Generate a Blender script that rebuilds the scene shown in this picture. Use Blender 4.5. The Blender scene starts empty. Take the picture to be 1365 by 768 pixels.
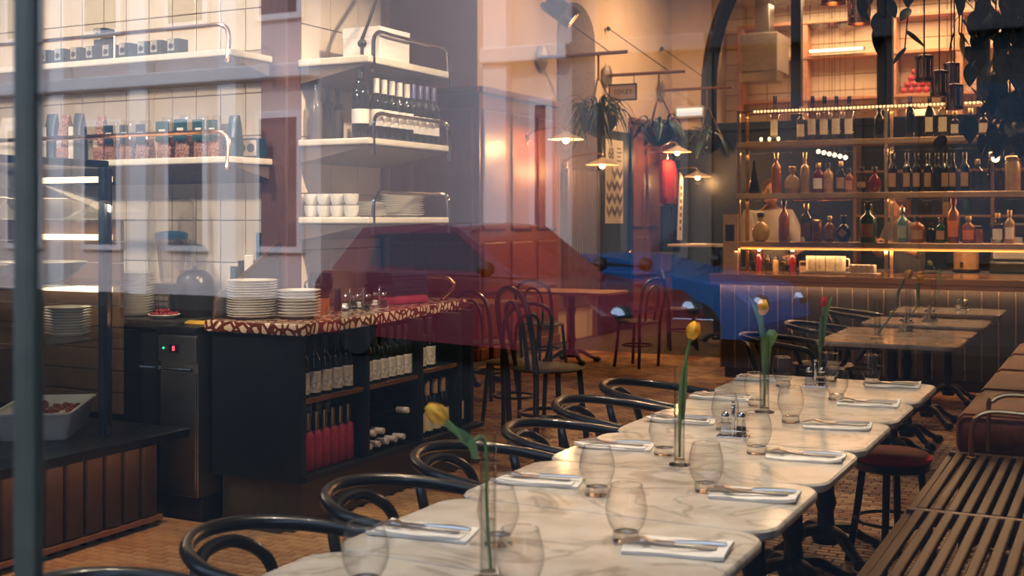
import bpy, bmesh, math, random
from mathutils import Vector, Matrix, Euler
random.seed(7)
SC = bpy.context.scene
COL = SC.collection
PI = math.pi

# ------------------------------------------------------------------ camera
F_PX, HORIZON, CXP, EYE = 1600.0, 292.0, 682.5, 1.5
ALPHA = math.atan((1500 - CXP) / F_PX)
SA, CA = math.sin(ALPHA), math.cos(ALPHA)
cam_d = bpy.data.cameras.new('camera')
cam = bpy.data.objects.new('camera', cam_d)
COL.objects.link(cam)
SC.camera = cam
cam.location = (0, 0, EYE)
cam.rotation_euler = (PI / 2, 0, ALPHA)
cam_d.sensor_width = 36.0
cam_d.lens = 36.0 * F_PX / 1365.0
cam_d.shift_y = -(384.0 - HORIZON) / 1365.0
cam_d.clip_start = 0.05
cam_d.dof.use_dof = True
cam_d.dof.focus_distance = 5.6
cam_d.dof.aperture_fstop = 4.2

# ------------------------------------------------------------------ world, exposure, lights
SC.view_settings.view_transform = 'Standard'
SC.view_settings.look = 'None'
SC.view_settings.exposure = 0.0
SC.view_settings.gamma = 1.0
SC.view_settings.use_curve_mapping = False
SC.cycles.transparent_max_bounces = 32
SC.cycles.max_bounces = 10
SC.cycles.sample_clamp_indirect = 4.0
wd = bpy.data.worlds.new('dusk_sky')
SC.world = wd
wd.use_nodes = True
wn, wl = wd.node_tree.nodes, wd.node_tree.links
bg = wn['Background']
tcw = wn.new('ShaderNodeTexCoord')
sepw = wn.new('ShaderNodeSeparateXYZ')
rmp = wn.new('ShaderNodeValToRGB')
wl.new(tcw.outputs['Generated'], sepw.inputs[0])
wl.new(sepw.outputs['Z'], rmp.inputs[0])
rmp.color_ramp.elements[0].position = 0.0
rmp.color_ramp.elements[0].color = (0.42, 0.61, 1.0, 1)
rmp.color_ramp.elements[1].position = 0.6
rmp.color_ramp.elements[1].color = (0.46, 0.60, 0.86, 1)
wl.new(rmp.outputs[0], bg.inputs['Color'])
bg.inputs['Strength'].default_value = 3.4

WARM = (1.0, 0.72, 0.45)
SOFT = (1.0, 0.83, 0.64)


def light(kind, name, loc, power, color=WARM, target=None, angle=60, radius=0.08, size=None, blend=0.6):
    d = bpy.data.lights.new(name, kind)
    d.energy = power
    d.color = color
    o = bpy.data.objects.new(name, d)
    COL.objects.link(o)
    o.location = loc
    if kind == 'SPOT':
        d.spot_size = math.radians(angle)
        d.spot_blend = blend
    if kind in ('SPOT', 'POINT'):
        d.shadow_soft_size = radius
    if kind == 'AREA':
        d.shape = 'RECTANGLE'
        d.size, d.size_y = size
    if target is not None:
        o.rotation_euler = (Vector(target) - Vector(loc)).to_track_quat('-Z', 'Y').to_euler()
    return o


# low sun from behind the restaurant, on the houses across the street
sun = light('SUN', 'evening_sun', (0, 20, 20), 1.9, (1.0, 0.90, 0.80), (0.0 - 4.0, 20 - 14.0, 20 - 9.0))
sun.data.angle = 0.02

# track spots over the long table
for i, y in enumerate((2.7, 3.9, 5.1)):
    light('SPOT', 'ceiling_or_fill_spot', (-0.9, y + 0.3, 4.6), 440, (1.0, 0.81, 0.60), (-1.15, y, 0.75), 48, 0.10)
for i, y in enumerate((8.0, 9.9)):
    light('SPOT', 'ceiling_or_fill_spot', (-1.1, y + 0.5, 4.6), 230, WARM, (-1.25, y, 0.75), 42, 0.08)
light('SPOT', 'ceiling_or_fill_spot', (-2.6, 5.6, 4.6), 380, (1.0, 0.62, 0.33), (-2.7, 4.0, 0.0), 42, 0.08)
light('SPOT', 'ceiling_or_fill_spot', (-3.0, 9.5, 4.6), 120, WARM, (-3.4, 8.0, 0.0), 55, 0.10)
light('SPOT', 'ceiling_or_fill_spot', (-0.35, 7.6, 4.4), 330, (1.0, 0.62, 0.33), (-0.50, 5.2, 0.45), 26, 0.03)
light('SPOT', 'ceiling_or_fill_spot', (-0.6, 6.4, 4.6), 65, (1.0, 0.62, 0.33), (-0.45, 7.4, 0.6), 40, 0.05)
light('SPOT', 'ceiling_or_fill_spot', (-1.9, 2.6, 4.4), 170, (1.0, 0.81, 0.60), (-1.25, 2.15, 0.85), 40, 0.10)  # fill spot added to brighten the nearest tulip and table end
# serving counter, shelves and tiled wall
light('SPOT', 'ceiling_or_fill_spot', (-2.3, 4.0, 4.6), 420, WARM, (-3.8, 5.4, 1.0), 36, 0.06)
light('SPOT', 'ceiling_or_fill_spot', (-5.6, 2.6, 4.6), 380, (1.0, 0.88, 0.74), (-5.6, 5.25, 1.9), 80, 0.10)
light('SPOT', 'ceiling_or_fill_spot', (-4.4, 1.5, 3.3), 480, (1.0, 0.84, 0.66), (-5.2, 5.25, 1.45), 56, 0.10)  # added fill spot, hung below the ceiling to light tiles under the shelves
light('SPOT', 'ceiling_or_fill_spot', (-1.4, 4.6, 3.6), 520, (1.0, 0.78, 0.55), (-3.9, 5.7, 1.75), 42, 0.06)  # second added spot, lower than the ceiling, for the tiled return
light('SPOT', 'ceiling_or_fill_spot', (-5.2, 7.6, 4.6), 110, (1.0, 0.55, 0.28), (-6.7, 11.2, 0.6), 36, 0.10)  # spot added only to brighten the pier panels
light('SPOT', 'ceiling_or_fill_spot', (-1.7, 8.6, 4.6), 420, (1.0, 0.66, 0.36), (-1.9, 11.5, 1.9), 62, 0.06)  # extra front spot put in to lift the dark rack bottles
# left wall, far end, kitchen behind the arch
light('SPOT', 'ceiling_or_fill_spot', (-4.2, 11.0, 4.8), 300, (1.0, 0.6, 0.3), (-6.0, 12.8, 2.4), 110, 0.10, blend=1.0)
light('SPOT', 'ceiling_or_fill_spot', (-4.2, 14.6, 4.8), 480, (1.0, 0.66, 0.4), (-6.0, 15.5, 2.6), 120, 0.10, blend=1.0)
light('AREA', 'kitchen_ceiling_light', (-2.6, 18.9, 4.95), 260, (1.0, 0.62, 0.33), (-2.6, 19.0, 0), size=(5.0, 1.2))
light('AREA', 'bar_back_light', (-1.8, 13.2, 4.6), 70, (1.0, 0.6, 0.3), (-1.8, 12.6, 0), size=(3.0, 0.6))


# ------------------------------------------------------------------ pixel to place
def back(px, Z):
    l = (px - CXP) / F_PX * Z
    return l * CA - Z * SA, l * SA + Z * CA


def at_z(px, py, z):
    Z = F_PX * (EYE - z) / (py - HORIZON)
    x, y = back(px, Z)
    return x, y, z


def on_x(px, py, X):
    t = (px - CXP) / F_PX
    Z = X / (t * CA - SA)
    return X, back(px, Z)[1], EYE - (py - HORIZON) * Z / F_PX


def on_y(px, py, Y):
    t = (px - CXP) / F_PX
    Z = Y / (t * SA + CA)
    return back(px, Z)[0], Y, EYE - (py - HORIZON) * Z / F_PX


# ------------------------------------------------------------------ materials
MATS = {}


def M(name, col, rough=0.5, metal=0.0, var=0.12, scale=18.0, bump=0.0, spec=0.5, coat=0.0, stretch=None, col2=None):
    if name in MATS:
        return MATS[name]
    m = bpy.data.materials.new(name)
    MATS[name] = m
    m.use_nodes = True
    n, l = m.node_tree.nodes, m.node_tree.links
    b = n['Principled BSDF']
    b.inputs['Roughness'].default_value = rough
    b.inputs['Metallic'].default_value = metal
    b.inputs['Specular IOR Level'].default_value = spec
    b.inputs['Coat Weight'].default_value = coat
    tc = n.new('ShaderNodeTexCoord')
    nz = n.new('ShaderNodeTexNoise')
    nz.inputs['Scale'].default_value = scale
    nz.inputs['Detail'].default_value = 4
    if stretch:
        mp = n.new('ShaderNodeMapping')
        mp.inputs['Scale'].default_value = stretch
        l.new(tc.outputs['Object'], mp.inputs[0])
        l.new(mp.outputs[0], nz.inputs['Vector'])
    else:
        l.new(tc.outputs['Object'], nz.inputs['Vector'])
    r = n.new('ShaderNodeValToRGB')
    c2 = col2 or tuple(c * (1 - 2 * var) for c in col)
    r.color_ramp.elements[0].position = 0.3
    r.color_ramp.elements[0].color = (*c2, 1)
    r.color_ramp.elements[1].position = 0.7
    r.color_ramp.elements[1].color = (*col, 1)
    l.new(nz.outputs['Fac'], r.inputs[0])
    l.new(r.outputs[0], b.inputs['Base Color'])
    if bump:
        bp = n.new('ShaderNodeBump')
        bp.inputs['Strength'].default_value = bump
        bp.inputs['Distance'].default_value = 0.01
        l.new(nz.outputs['Fac'], bp.inputs['Height'])
        l.new(bp.outputs[0], b.inputs['Normal'])
    return m


def EM(name, col, strength):
    if name in MATS:
        return MATS[name]
    m = bpy.data.materials.new(name)
    MATS[name] = m
    m.use_nodes = True
    b = m.node_tree.nodes['Principled BSDF']
    b.inputs['Base Color'].default_value = (*col, 1)
    b.inputs['Emission Color'].default_value = (*col, 1)
    b.inputs['Emission Strength'].default_value = strength
    return m


def GL(name, tint=(0.995, 0.995, 0.99), edge=(0.30, 0.28, 0.26), ior=1.5, rough=0.02, blend=0.13):
    """thin glass: clear face on, denser where one looks along the wall, plus its reflection"""
    if name in MATS:
        return MATS[name]
    m = bpy.data.materials.new(name)
    MATS[name] = m
    m.use_nodes = True
    n, l = m.node_tree.nodes, m.node_tree.links
    n.remove(n['Principled BSDF'])
    out = n['Material Output']
    lw = n.new('ShaderNodeLayerWeight')
    lw.inputs['Blend'].default_value = blend
    mc = n.new('ShaderNodeMix')
    mc.data_type = 'RGBA'
    mc.inputs[6].default_value = (*tint, 1)
    mc.inputs[7].default_value = (*edge, 1)
    l.new(lw.outputs['Facing'], mc.inputs[0])
    tr = n.new('ShaderNodeBsdfTransparent')
    l.new(mc.outputs[2], tr.inputs[0])
    gl = n.new('ShaderNodeBsdfGlossy')
    gl.inputs['Roughness'].default_value = rough
    # reflectance of one face by Schlick's rule, the same from both sides of the sheet
    r0 = ((ior - 1) / (ior + 1)) ** 2
    lf = n.new('ShaderNodeLayerWeight')
    lf.inputs['Blend'].default_value = 0.5
    pw = n.new('ShaderNodeMath')
    pw.operation = 'POWER'
    pw.inputs[1].default_value = 5.0
    l.new(lf.outputs['Facing'], pw.inputs[0])
    fr = n.new('ShaderNodeMath')
    fr.operation = 'MULTIPLY_ADD'
    fr.inputs[1].default_value = 1 - r0
    fr.inputs[2].default_value = r0
    l.new(pw.outputs[0], fr.inputs[0])
    mx = n.new('ShaderNodeMixShader')
    l.new(fr.outputs[0], mx.inputs[0])
    l.new(tr.outputs[0], mx.inputs[1])
    l.new(gl.outputs[0], mx.inputs[2])
    l.new(mx.outputs[0], out.inputs[0])
    return m


def SOLIDGLASS(name, col, rough=0.0, ior=1.45):
    if name in MATS:
        return MATS[name]
    m = bpy.data.materials.new(name)
    MATS[name] = m
    m.use_nodes = True
    n, l = m.node_tree.nodes, m.node_tree.links
    n.remove(n['Principled BSDF'])
    g = n.new('ShaderNodeBsdfGlass')
    g.inputs['Color'].default_value = (*col, 1)
    g.inputs['Roughness'].default_value = rough
    g.inputs['IOR'].default_value = ior
    l.new(g.outputs[0], n['Material Output'].inputs[0])
    return m


def MARBLE(name, base, vein, scale=2.2, rough=0.12):
    m = bpy.data.materials.new(name)
    m.use_nodes = True
    n, l = m.node_tree.nodes, m.node_tree.links
    b = n['Principled BSDF']
    b.inputs['Roughness'].default_value = rough
    tc = n.new('ShaderNodeTexCoord')
    info = n.new('ShaderNodeObjectInfo')
    add = n.new('ShaderNodeVectorMath')
    add.operation = 'ADD'
    l.new(tc.outputs['Object'], add.inputs[0])
    l.new(info.outputs['Location'], add.inputs[1])
    n1 = n.new('ShaderNodeTexNoise')
    n1.inputs['Scale'].default_value = scale
    n1.inputs['Detail'].default_value = 8
    n1.inputs['Distortion'].default_value = 1.6
    l.new(add.outputs[0], n1.inputs['Vector'])
    r1 = n.new('ShaderNodeValToRGB')
    e = r1.color_ramp.elements
    e[0].position, e[0].color = 0.47, (*base, 1)
    e[1].position, e[1].color = 0.53, (*base, 1)
    k = e.new(0.50)
    k.color = (*vein, 1)
    n2 = n.new('ShaderNodeTexNoise')
    n2.inputs['Scale'].default_value = 9
    n2.inputs['Detail'].default_value = 6
    l.new(add.outputs[0], n2.inputs['Vector'])
    r2 = n.new('ShaderNodeValToRGB')
    r2.color_ramp.elements[0].position, r2.color_ramp.elements[0].color = 0.35, (0.72, 0.70, 0.67, 1)
    r2.color_ramp.elements[1].position, r2.color_ramp.elements[1].color = 0.6, (1, 1, 1, 1)
    l.new(n1.outputs['Fac'], r1.inputs[0])
    l.new(n2.outputs['Fac'], r2.inputs[0])
    mx = n.new('ShaderNodeMix')
    mx.data_type = 'RGBA'
    mx.blend_type = 'MULTIPLY'
    mx.inputs[0].default_value = 0.8
    l.new(r1.outputs[0], mx.inputs[6])
    l.new(r2.outputs[0], mx.inputs[7])
    l.new(mx.outputs[2], b.inputs['Base Color'])
    MATS[name] = m
    return m


def TERRAZZO(name):
    m = bpy.data.materials.new(name)
    m.use_nodes = True
    n, l = m.node_tree.nodes, m.node_tree.links
    b = n['Principled BSDF']
    b.inputs['Roughness'].default_value = 0.15
    tc = n.new('ShaderNodeTexCoord')
    v = n.new('ShaderNodeTexVoronoi')
    v.inputs['Scale'].default_value = 22
    v.feature = 'DISTANCE_TO_EDGE'
    v2 = n.new('ShaderNodeTexVoronoi')
    v2.inputs['Scale'].default_value = 22
    l.new(tc.outputs['Object'], v.inputs['Vector'])
    l.new(tc.outputs['Object'], v2.inputs['Vector'])
    r = n.new('ShaderNodeValToRGB')
    r.color_ramp.interpolation = 'CONSTANT'
    r.color_ramp.elements[0].position, r.color_ramp.elements[0].color = 0, (0.16, 0.035, 0.015, 1)
    r.color_ramp.elements[1].position, r.color_ramp.elements[1].color = 0.15, (1, 1, 1, 1)
    l.new(v.outputs['Distance'], r.inputs[0])
    hs = n.new('ShaderNodeMix')
    hs.data_type = 'RGBA'
    hs.inputs[6].default_value = (0.62, 0.42, 0.26, 1)
    hs.inputs[7].default_value = (0.85, 0.72, 0.55, 1)
    l.new(v2.outputs['Color'], hs.inputs[0])
    mx = n.new('ShaderNodeMix')
    mx.data_type = 'RGBA'
    mx.blend_type = 'MULTIPLY'
    mx.inputs[0].default_value = 1
    l.new(r.outputs[0], mx.inputs[6])
    l.new(hs.outputs[2], mx.inputs[7])
    l.new(mx.outputs[2], b.inputs['Base Color'])
    MATS[name] = m
    return m


def PERTILE(name, cols, rough=0.4):
    """one colour per tile, read from the tile's own random number (object) or from its mesh island"""
    m = bpy.data.materials.new(name)
    m.use_nodes = True
    n, l = m.node_tree.nodes, m.node_tree.links
    b = n['Principled BSDF']
    b.inputs['Roughness'].default_value = rough
    a = n.new('ShaderNodeAttribute')
    a.attribute_name = 'tint'
    r = n.new('ShaderNodeValToRGB')
    r.color_ramp.interpolation = 'CONSTANT'
    while len(r.color_ramp.elements) < len(cols):
        r.color_ramp.elements.new(0.5)
    for i, c in enumerate(cols):
        r.color_ramp.elements[i].position = i / len(cols)
        r.color_ramp.elements[i].color = (*c, 1)
    l.new(a.outputs['Fac'], r.inputs[0])
    l.new(r.outputs[0], b.inputs['Base Color'])
    MATS[name] = m
    return m


# ------------------------------------------------------------------ mesh building
class MB:
    def __init__(s):
        s.v, s.f = [], []

    def add(s, vs, fs, mat=None):
        o = len(s.v)
        s.v += [tuple(mat @ Vector(p)) if mat is not None else tuple(p) for p in vs]
        s.f += [tuple(i + o for i in q) for q in fs]
        return s

    def box(s, lo, hi, mat=None):
        (a, b, c), (d, e, f) = lo, hi
        vs = [(a, b, c), (d, b, c), (d, e, c), (a, e, c), (a, b, f), (d, b, f), (d, e, f), (a, e, f)]
        return s.add(vs, [(0, 3, 2, 1), (4, 5, 6, 7), (0, 1, 5, 4), (1, 2, 6, 5), (2, 3, 7, 6), (3, 0, 4, 7)], mat)

    def cbox(s, c, d, mat=None):
        return s.box([c[i] - d[i] / 2 for i in range(3)], [c[i] + d[i] / 2 for i in range(3)], mat)

    def bbox(s, lo, hi, b=0.005, mat=None):
        """box with chamfered edges"""
        bm = bmesh.new()
        bmesh.ops.create_cube(bm, size=1)
        for v in bm.verts:
            for i in range(3):
                v.co[i] = (lo[i] + hi[i]) / 2 + v.co[i] * (hi[i] - lo[i])
        bmesh.ops.bevel(bm, geom=list(bm.edges), offset=b, segments=2, affect='EDGES', profile=0.5)
        bm.verts.index_update()
        s.add([v.co[:] for v in bm.verts], [[v.index for v in f.verts] for f in bm.faces], mat)
        bm.free()
        return s

    def prism(s, poly, z0, z1, mat=None, ch=0.0):
        """poly: list of (x, y), counter-clockwise; extruded in z; ch chamfers the top and bottom rims"""
        n = len(poly)
        if ch:
            cx = sum(p[0] for p in poly) / n
            cy = sum(p[1] for p in poly) / n
            R = max(math.hypot(p[0] - cx, p[1] - cy) for p in poly)
            sm = [(cx + (p[0] - cx) * (1 - ch / R), cy + (p[1] - cy) * (1 - ch / R)) for p in poly]
            rings = [(sm, z0), (poly, z0 + ch), (poly, z1 - ch), (sm, z1)]
        else:
            rings = [(poly, z0), (poly, z1)]
        vs, fs = [], []
        for pl, z in rings:
            vs += [(p[0], p[1], z) for p in pl]
        for k in range(len(rings) - 1):
            for i in range(n):
                j = (i + 1) % n
                fs.append((k * n + i, k * n + j, (k + 1) * n + j, (k + 1) * n + i))
        fs.append(tuple(reversed(range(n))))
        fs.append(tuple(range((len(rings) - 1) * n, len(rings) * n)))
        return s.add(vs, fs, mat)

    def lathe(s, prof, n=20, mat=None, cap=True):
        vs, fs = [], []
        for r, z in prof:
            for i in range(n):
                a = 2 * PI * i / n
                vs.append((r * math.cos(a), r * math.sin(a), z))
        for k in range(len(prof) - 1):
            for i in range(n):
                j = (i + 1) % n
                fs.append((k * n + i, k * n + j, (k + 1) * n + j, (k + 1) * n + i))
        if cap:
            if prof[0][0] > 1e-4:
                fs.append(tuple(reversed(range(n))))
            if prof[-1][0] > 1e-4:
                fs.append(tuple(range((len(prof) - 1) * n, len(prof) * n)))
        return s.add(vs, fs, mat)

    def cyl(s, c, r, h, n=14, mat=None):
        return s.lathe([(r, c[2]), (r, c[2] + h)], n, (mat or Matrix()) @ Matrix.Translation((c[0], c[1], 0)))

    def tube(s, path, r, n=8, closed=False, flat=1.0):
        pts = [Vector(p) for p in path]
        m = len(pts)
        rs = r if isinstance(r, (list, tuple)) else [r] * m
        up = None
        vs, fs = [], []
        for i, p in enumerate(pts):
            a = pts[i - 1] if i > 0 or closed else p
            b = pts[(i + 1) % m] if i < m - 1 or closed else p
            t = (b - a).normalized()
            if up is None:
                up = Vector((0, 0, 1)) if abs(t.z) < 0.9 else Vector((1, 0, 0))
            side = t.cross(up).normalized()
            up = side.cross(t).normalized()
            for k in range(n):
                an = 2 * PI * k / n
                vs.append(p + side * (rs[i] * math.cos(an)) + up * (rs[i] * flat * math.sin(an)))
        for i in range(m if closed else m - 1):
            i2 = (i + 1) % m
            for k in range(n):
                k2 = (k + 1) % n
                fs.append((i * n + k, i * n + k2, i2 * n + k2, i2 * n + k))
        if not closed:
            fs.append(tuple(reversed(range(n))))
            fs.append(tuple(range((m - 1) * n, m * n)))
        return s.add(vs, fs)

    def ball(s, c, r, n=12, m=8, mat=None):
        rr = r if isinstance(r, (list, tuple)) else (r, r, r)
        pr = [(math.sin(PI * k / m), -math.cos(PI * k / m)) for k in range(m + 1)]
        pr[0], pr[-1] = (0.001, -1), (0.001, 1)
        T = (mat or Matrix()) @ Matrix.Translation(c) @ Matrix.Diagonal((*rr, 1))
        return s.lathe(pr, n, T, cap=False)

    def mesh(s, name, mat, smooth=False):
        me = bpy.data.meshes.new(name)
        me.from_pydata(s.v, [], s.f)
        me.validate()
        if mat:
            me.materials.append(mat)
        bm = bmesh.new()
        bm.from_mesh(me)
        bmesh.ops.recalc_face_normals(bm, faces=bm.faces)
        bm.to_mesh(me)
        bm.free()
        if smooth:
            me.polygons.foreach_set('use_smooth', [True] * len(me.polygons))
            me.set_sharp_from_angle(angle=math.radians(42))
        me.update()
        return me

    def build(s, name, mat, parent=None, smooth=False, loc=None):
        o = bpy.data.objects.new(name, s.mesh(name, mat, smooth))
        COL.objects.link(o)
        if parent is not None:
            o.parent = parent
        if loc is not None:
            o.location = loc
        return o


def from_mesh(name, me, parent=None, loc=(0, 0, 0), rot=(0, 0, 0), scale=None):
    o = bpy.data.objects.new(name, me)
    COL.objects.link(o)
    o.parent = parent
    o.location = loc
    o.rotation_euler = rot
    if scale:
        o.scale = scale
    return o


def tag(o, label=None, cat=None, group=None, kind=None):
    if label:
        o['label'] = label
    if cat:
        o['category'] = cat
    if group:
        o['group'] = group
    if kind:
        o['kind'] = kind
    return o


def empty(name, loc=(0, 0, 0), rz=0.0, label=None, cat=None, group=None):
    o = bpy.data.objects.new(name, None)
    COL.objects.link(o)
    o.location = loc
    o.rotation_euler = (0, 0, rz)
    o.empty_display_size = 0.05
    return tag(o, label, cat, group)


KIDS = {}


def copy_tree(o, parent=None):
    c = o.copy()
    COL.objects.link(c)
    c.parent = parent
    for ch in list(o.children):
        copy_tree(ch, c)
    return c


def smooth(pts, n=6, closed=False):
    """Catmull-Rom through the points"""
    P = [Vector(p) for p in pts]
    out = []
    m = len(P)
    for i in range(m if closed else m - 1):
        p0 = P[i - 1] if (i > 0 or closed) else P[i]
        p1, p2 = P[i], P[(i + 1) % m]
        p3 = P[(i + 2) % m] if (i + 2 < m or closed) else p2
        for k in range(n):
            t = k / n
            out.append(0.5 * ((2 * p1) + (p2 - p0) * t + (2 * p0 - 5 * p1 + 4 * p2 - p3) * t * t + (3 * p1 - p0 - 3 * p2 + p3) * t ** 3))
    if not closed:
        out.append(P[-1])
    return out


def rrect(w, d, r, n=5, cx=0, cy=0):
    out = []
    for sx, sy, a0 in ((1, 1, 0), (-1, 1, PI / 2), (-1, -1, PI), (1, -1, 1.5 * PI)):
        for k in range(n + 1):
            a = a0 + PI / 2 * k / n
            out.append((cx + sx * (w / 2 - r) + r * math.cos(a), cy + sy * (d / 2 - r) + r * math.sin(a)))
    return out


def text(name, body, size, loc, rot, mat, parent, ext=0.001, align='CENTER'):
    c = bpy.data.curves.new(name, 'FONT')
    c.body = body
    c.size = size
    c.extrude = ext
    c.align_x = align
    c.align_y = 'CENTER'
    c.materials.append(mat)
    tmp = bpy.data.objects.new(name, c)
    COL.objects.link(tmp)
    bpy.context.view_layer.update()
    me = bpy.data.meshes.new_from_object(tmp.evaluated_get(bpy.context.evaluated_depsgraph_get()))
    bpy.data.objects.remove(tmp)
    o = bpy.data.objects.new(name, me)
    COL.objects.link(o)
    o.parent = parent
    o.location = loc
    o.rotation_euler = rot
    return o


ORD = 'first second third fourth fifth sixth seventh eighth ninth tenth eleventh twelfth thirteenth fourteenth fifteenth sixteenth seventeenth eighteenth nineteenth twentieth'.split()

# shared materials
m_black = M('ebonised_bentwood', (0.012, 0.013, 0.015), 0.28, coat=0.3)
m_seat = M('worn_black_seat', (0.016, 0.014, 0.013), 0.6)
m_iron = M('black_cast_iron', (0.010, 0.013, 0.017), 0.45, bump=0.2)
m_marble = MARBLE('worn_marble', (0.66, 0.60, 0.52), (0.43, 0.385, 0.33))
m_marble2 = MARBLE('amber_marble', (0.60, 0.50, 0.38), (0.36, 0.28, 0.20))
m_brass = M('aged_brass', (0.78, 0.50, 0.24), 0.25, 1.0)
m_copper = M('copper_tube', (0.80, 0.42, 0.24), 0.22, 1.0)
m_chrome = M('polished_chrome', (0.80, 0.80, 0.80), 0.10, 1.0, var=0.02)
m_steel = M('brushed_steel', (0.42, 0.40, 0.37), 0.35, 1.0, stretch=(1, 1, 30))
m_silver = M('table_silver', (0.82, 0.77, 0.70), 0.28, 1.0, var=0.05)
m_cream = M('cream_shelf_marble', (0.80, 0.72, 0.60), 0.25, var=0.06)
m_linen = M('white_linen', (0.84, 0.80, 0.74), 0.9, var=0.04, scale=60, bump=0.15)
m_navy = M('dark_blue_paint', (0.010, 0.020, 0.034), 0.4)
m_dark = M('near_black_lacquer', (0.010, 0.012, 0.014), 0.3)
m_paper = M('cream_paper_label', (0.78, 0.68, 0.48), 0.7, var=0.05)
m_white = M('white_porcelain', (0.82, 0.78, 0.70), 0.18, var=0.03)
m_wood_red = M('red_brown_panel_wood', (0.25, 0.085, 0.045), 0.38, stretch=(6, 6, 1), col2=(0.17, 0.05, 0.028))
m_oak = M('worn_oak', (0.34, 0.17, 0.075), 0.45, stretch=(3, 14, 14), col2=(0.20, 0.09, 0.04))
m_glass = GL('clear_glass')
m_base = SOLIDGLASS('thick_clear_glass', (0.97, 0.95, 0.92))
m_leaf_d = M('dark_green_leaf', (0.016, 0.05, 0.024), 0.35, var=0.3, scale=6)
m_leaf = M('tulip_leaf', (0.17, 0.32, 0.10), 0.45, var=0.2, scale=10)
m_yellow = M('yellow_petal', (0.95, 0.50, 0.015), 0.5, var=0.08, scale=12)
m_red = M('red_petal', (0.75, 0.03, 0.025), 0.5, var=0.12, scale=12)
m_wall = M('cream_plaster', (0.66, 0.52, 0.38), 0.85, var=0.06, scale=3)
m_wall2 = M('dark_plaster', (0.05, 0.05, 0.055), 0.8)

# ================================================================== SETTING
def struct(o):
    o['kind'] = 'structure'
    return o


YW = 1.0            # shopfront glass plane
XD = -6.0           # panelled left wall
YE = 17.3           # end wall with the arch

# floor: dark grout bed, mosaic tiles laid on it
floor = struct(MB().box((-9.5, YW - 0.1, -0.08), (1.0, YE, -0.006)).build('floor', M('floor_grout', (0.045, 0.03, 0.022), 0.8)))
m_mosaic = PERTILE('mosaic_tile', [(0.56, 0.36, 0.18), (0.50, 0.30, 0.145), (0.44, 0.25, 0.12), (0.33, 0.14, 0.07), (0.25, 0.09, 0.045), (0.12, 0.05, 0.03)], 0.35)


def tile_mesh(w, d, t, mat, tint=None, name='tile', ch=0.003):
    mb = MB()
    a, b = w / 2, d / 2
    mb.add([(-a, -b, 0), (a, -b, 0), (a, b, 0), (-a, b, 0), (-a + ch, -b + ch, t), (a - ch, -b + ch, t), (a - ch, b - ch, t), (-a + ch, b - ch, t)],
           [(4, 5, 6, 7), (0, 1, 5, 4), (1, 2, 6, 5), (2, 3, 7, 6), (3, 0, 4, 7)])
    me = mb.mesh(name, mat)
    if tint is not None:
        at = me.attributes.new('tint', 'FLOAT', 'FACE')
        at.data.foreach_set('value', [tint] * len(me.polygons))
    return me


def floor_tint(x, y):
    cream = x < -2.1 and y < 5.7 and not (-2.42 < x < -2.34)
    q = random.random()
    # rows of small lozenges in the darker field
    if cream:
        return q * 0.48
    patt = ((int((x + 20) / 0.42) + int(y / 0.42)) % 2)
    if patt:
        return 0.05 + q * 0.6
    return 0.35 + q * 0.6


near, vv, ff, tt = [], [], [], []
TW, TD = 0.096, 0.048
row = 0
y = 1.3
while y < 12.6:
    x = -5.8 + (TW / 2 if row % 2 else 0)
    while x < 0.2:
        Zc = -x * SA + y * CA
        lx = x * CA + y * SA
        px, py = CXP + F_PX * lx / Zc, HORIZON + F_PX * EYE / Zc
        if -40 < px < 1400 and py < 800 and not (x < -3.55 and 4.6 < y < 6.6) and not (x < -4.3 and y < 4.7):
            t = floor_tint(x, y)
            if x < -2.15 and x > -3.4 and len(near) < 290 and 2.9 < y < 4.6:
                near.append((x, y, t))
            else:
                o = len(vv)
                a, b, c = TW / 2 - 0.002, TD / 2 - 0.002, 0.003
                vv += [(x - a, y - b, -0.006), (x + a, y - b, -0.006), (x + a, y + b, -0.006), (x - a, y + b, -0.006),
                       (x - a + c, y - b + c, 0), (x + a - c, y - b + c, 0), (x + a - c, y + b - c, 0), (x - a + c, y + b - c, 0)]
                for q in ((4, 5, 6, 7), (0, 1, 5, 4), (1, 2, 6, 5), (2, 3, 7, 6), (3, 0, 4, 7)):
                    ff.append(tuple(o + i for i in q))
                    tt.append(t)
        x += TW
    y += TD
    row += 1
me = bpy.data.meshes.new('mosaic_tiles')
me.from_pydata(vv, [], ff)
me.materials.append(m_mosaic)
me.attributes.new('tint', 'FLOAT', 'FACE').data.foreach_set('value', tt)
o = from_mesh('mosaic_tiles', me, floor)
o['kind'] = 'stuff'
variants = [tile_mesh(TW - 0.004, TD - 0.004, 0.006, m_mosaic, v) for v in (0.02, 0.2, 0.37, 0.55)]
for x, y, t in near:
    from_mesh('tile', variants[min(3, int(t * 6))], floor, (x, y, -0.006))

# ceiling and plain walls
struct(MB().box((-9.5, YW, 5.0), (1.0, YE + 0.3, 5.1)).build('ceiling', M('ceiling_paint', (0.5, 0.42, 0.34), 0.9)))
struct(MB().box((0.75, YW, 0), (1.0, YE, 5.0)).build('wall_right', M('right_wall_paint', (0.10, 0.09, 0.09), 0.7)))
struct(MB().box((-9.6, YW, 0), (-9.4, 11.2, 5.0)).build('wall_left', m_wall))

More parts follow.
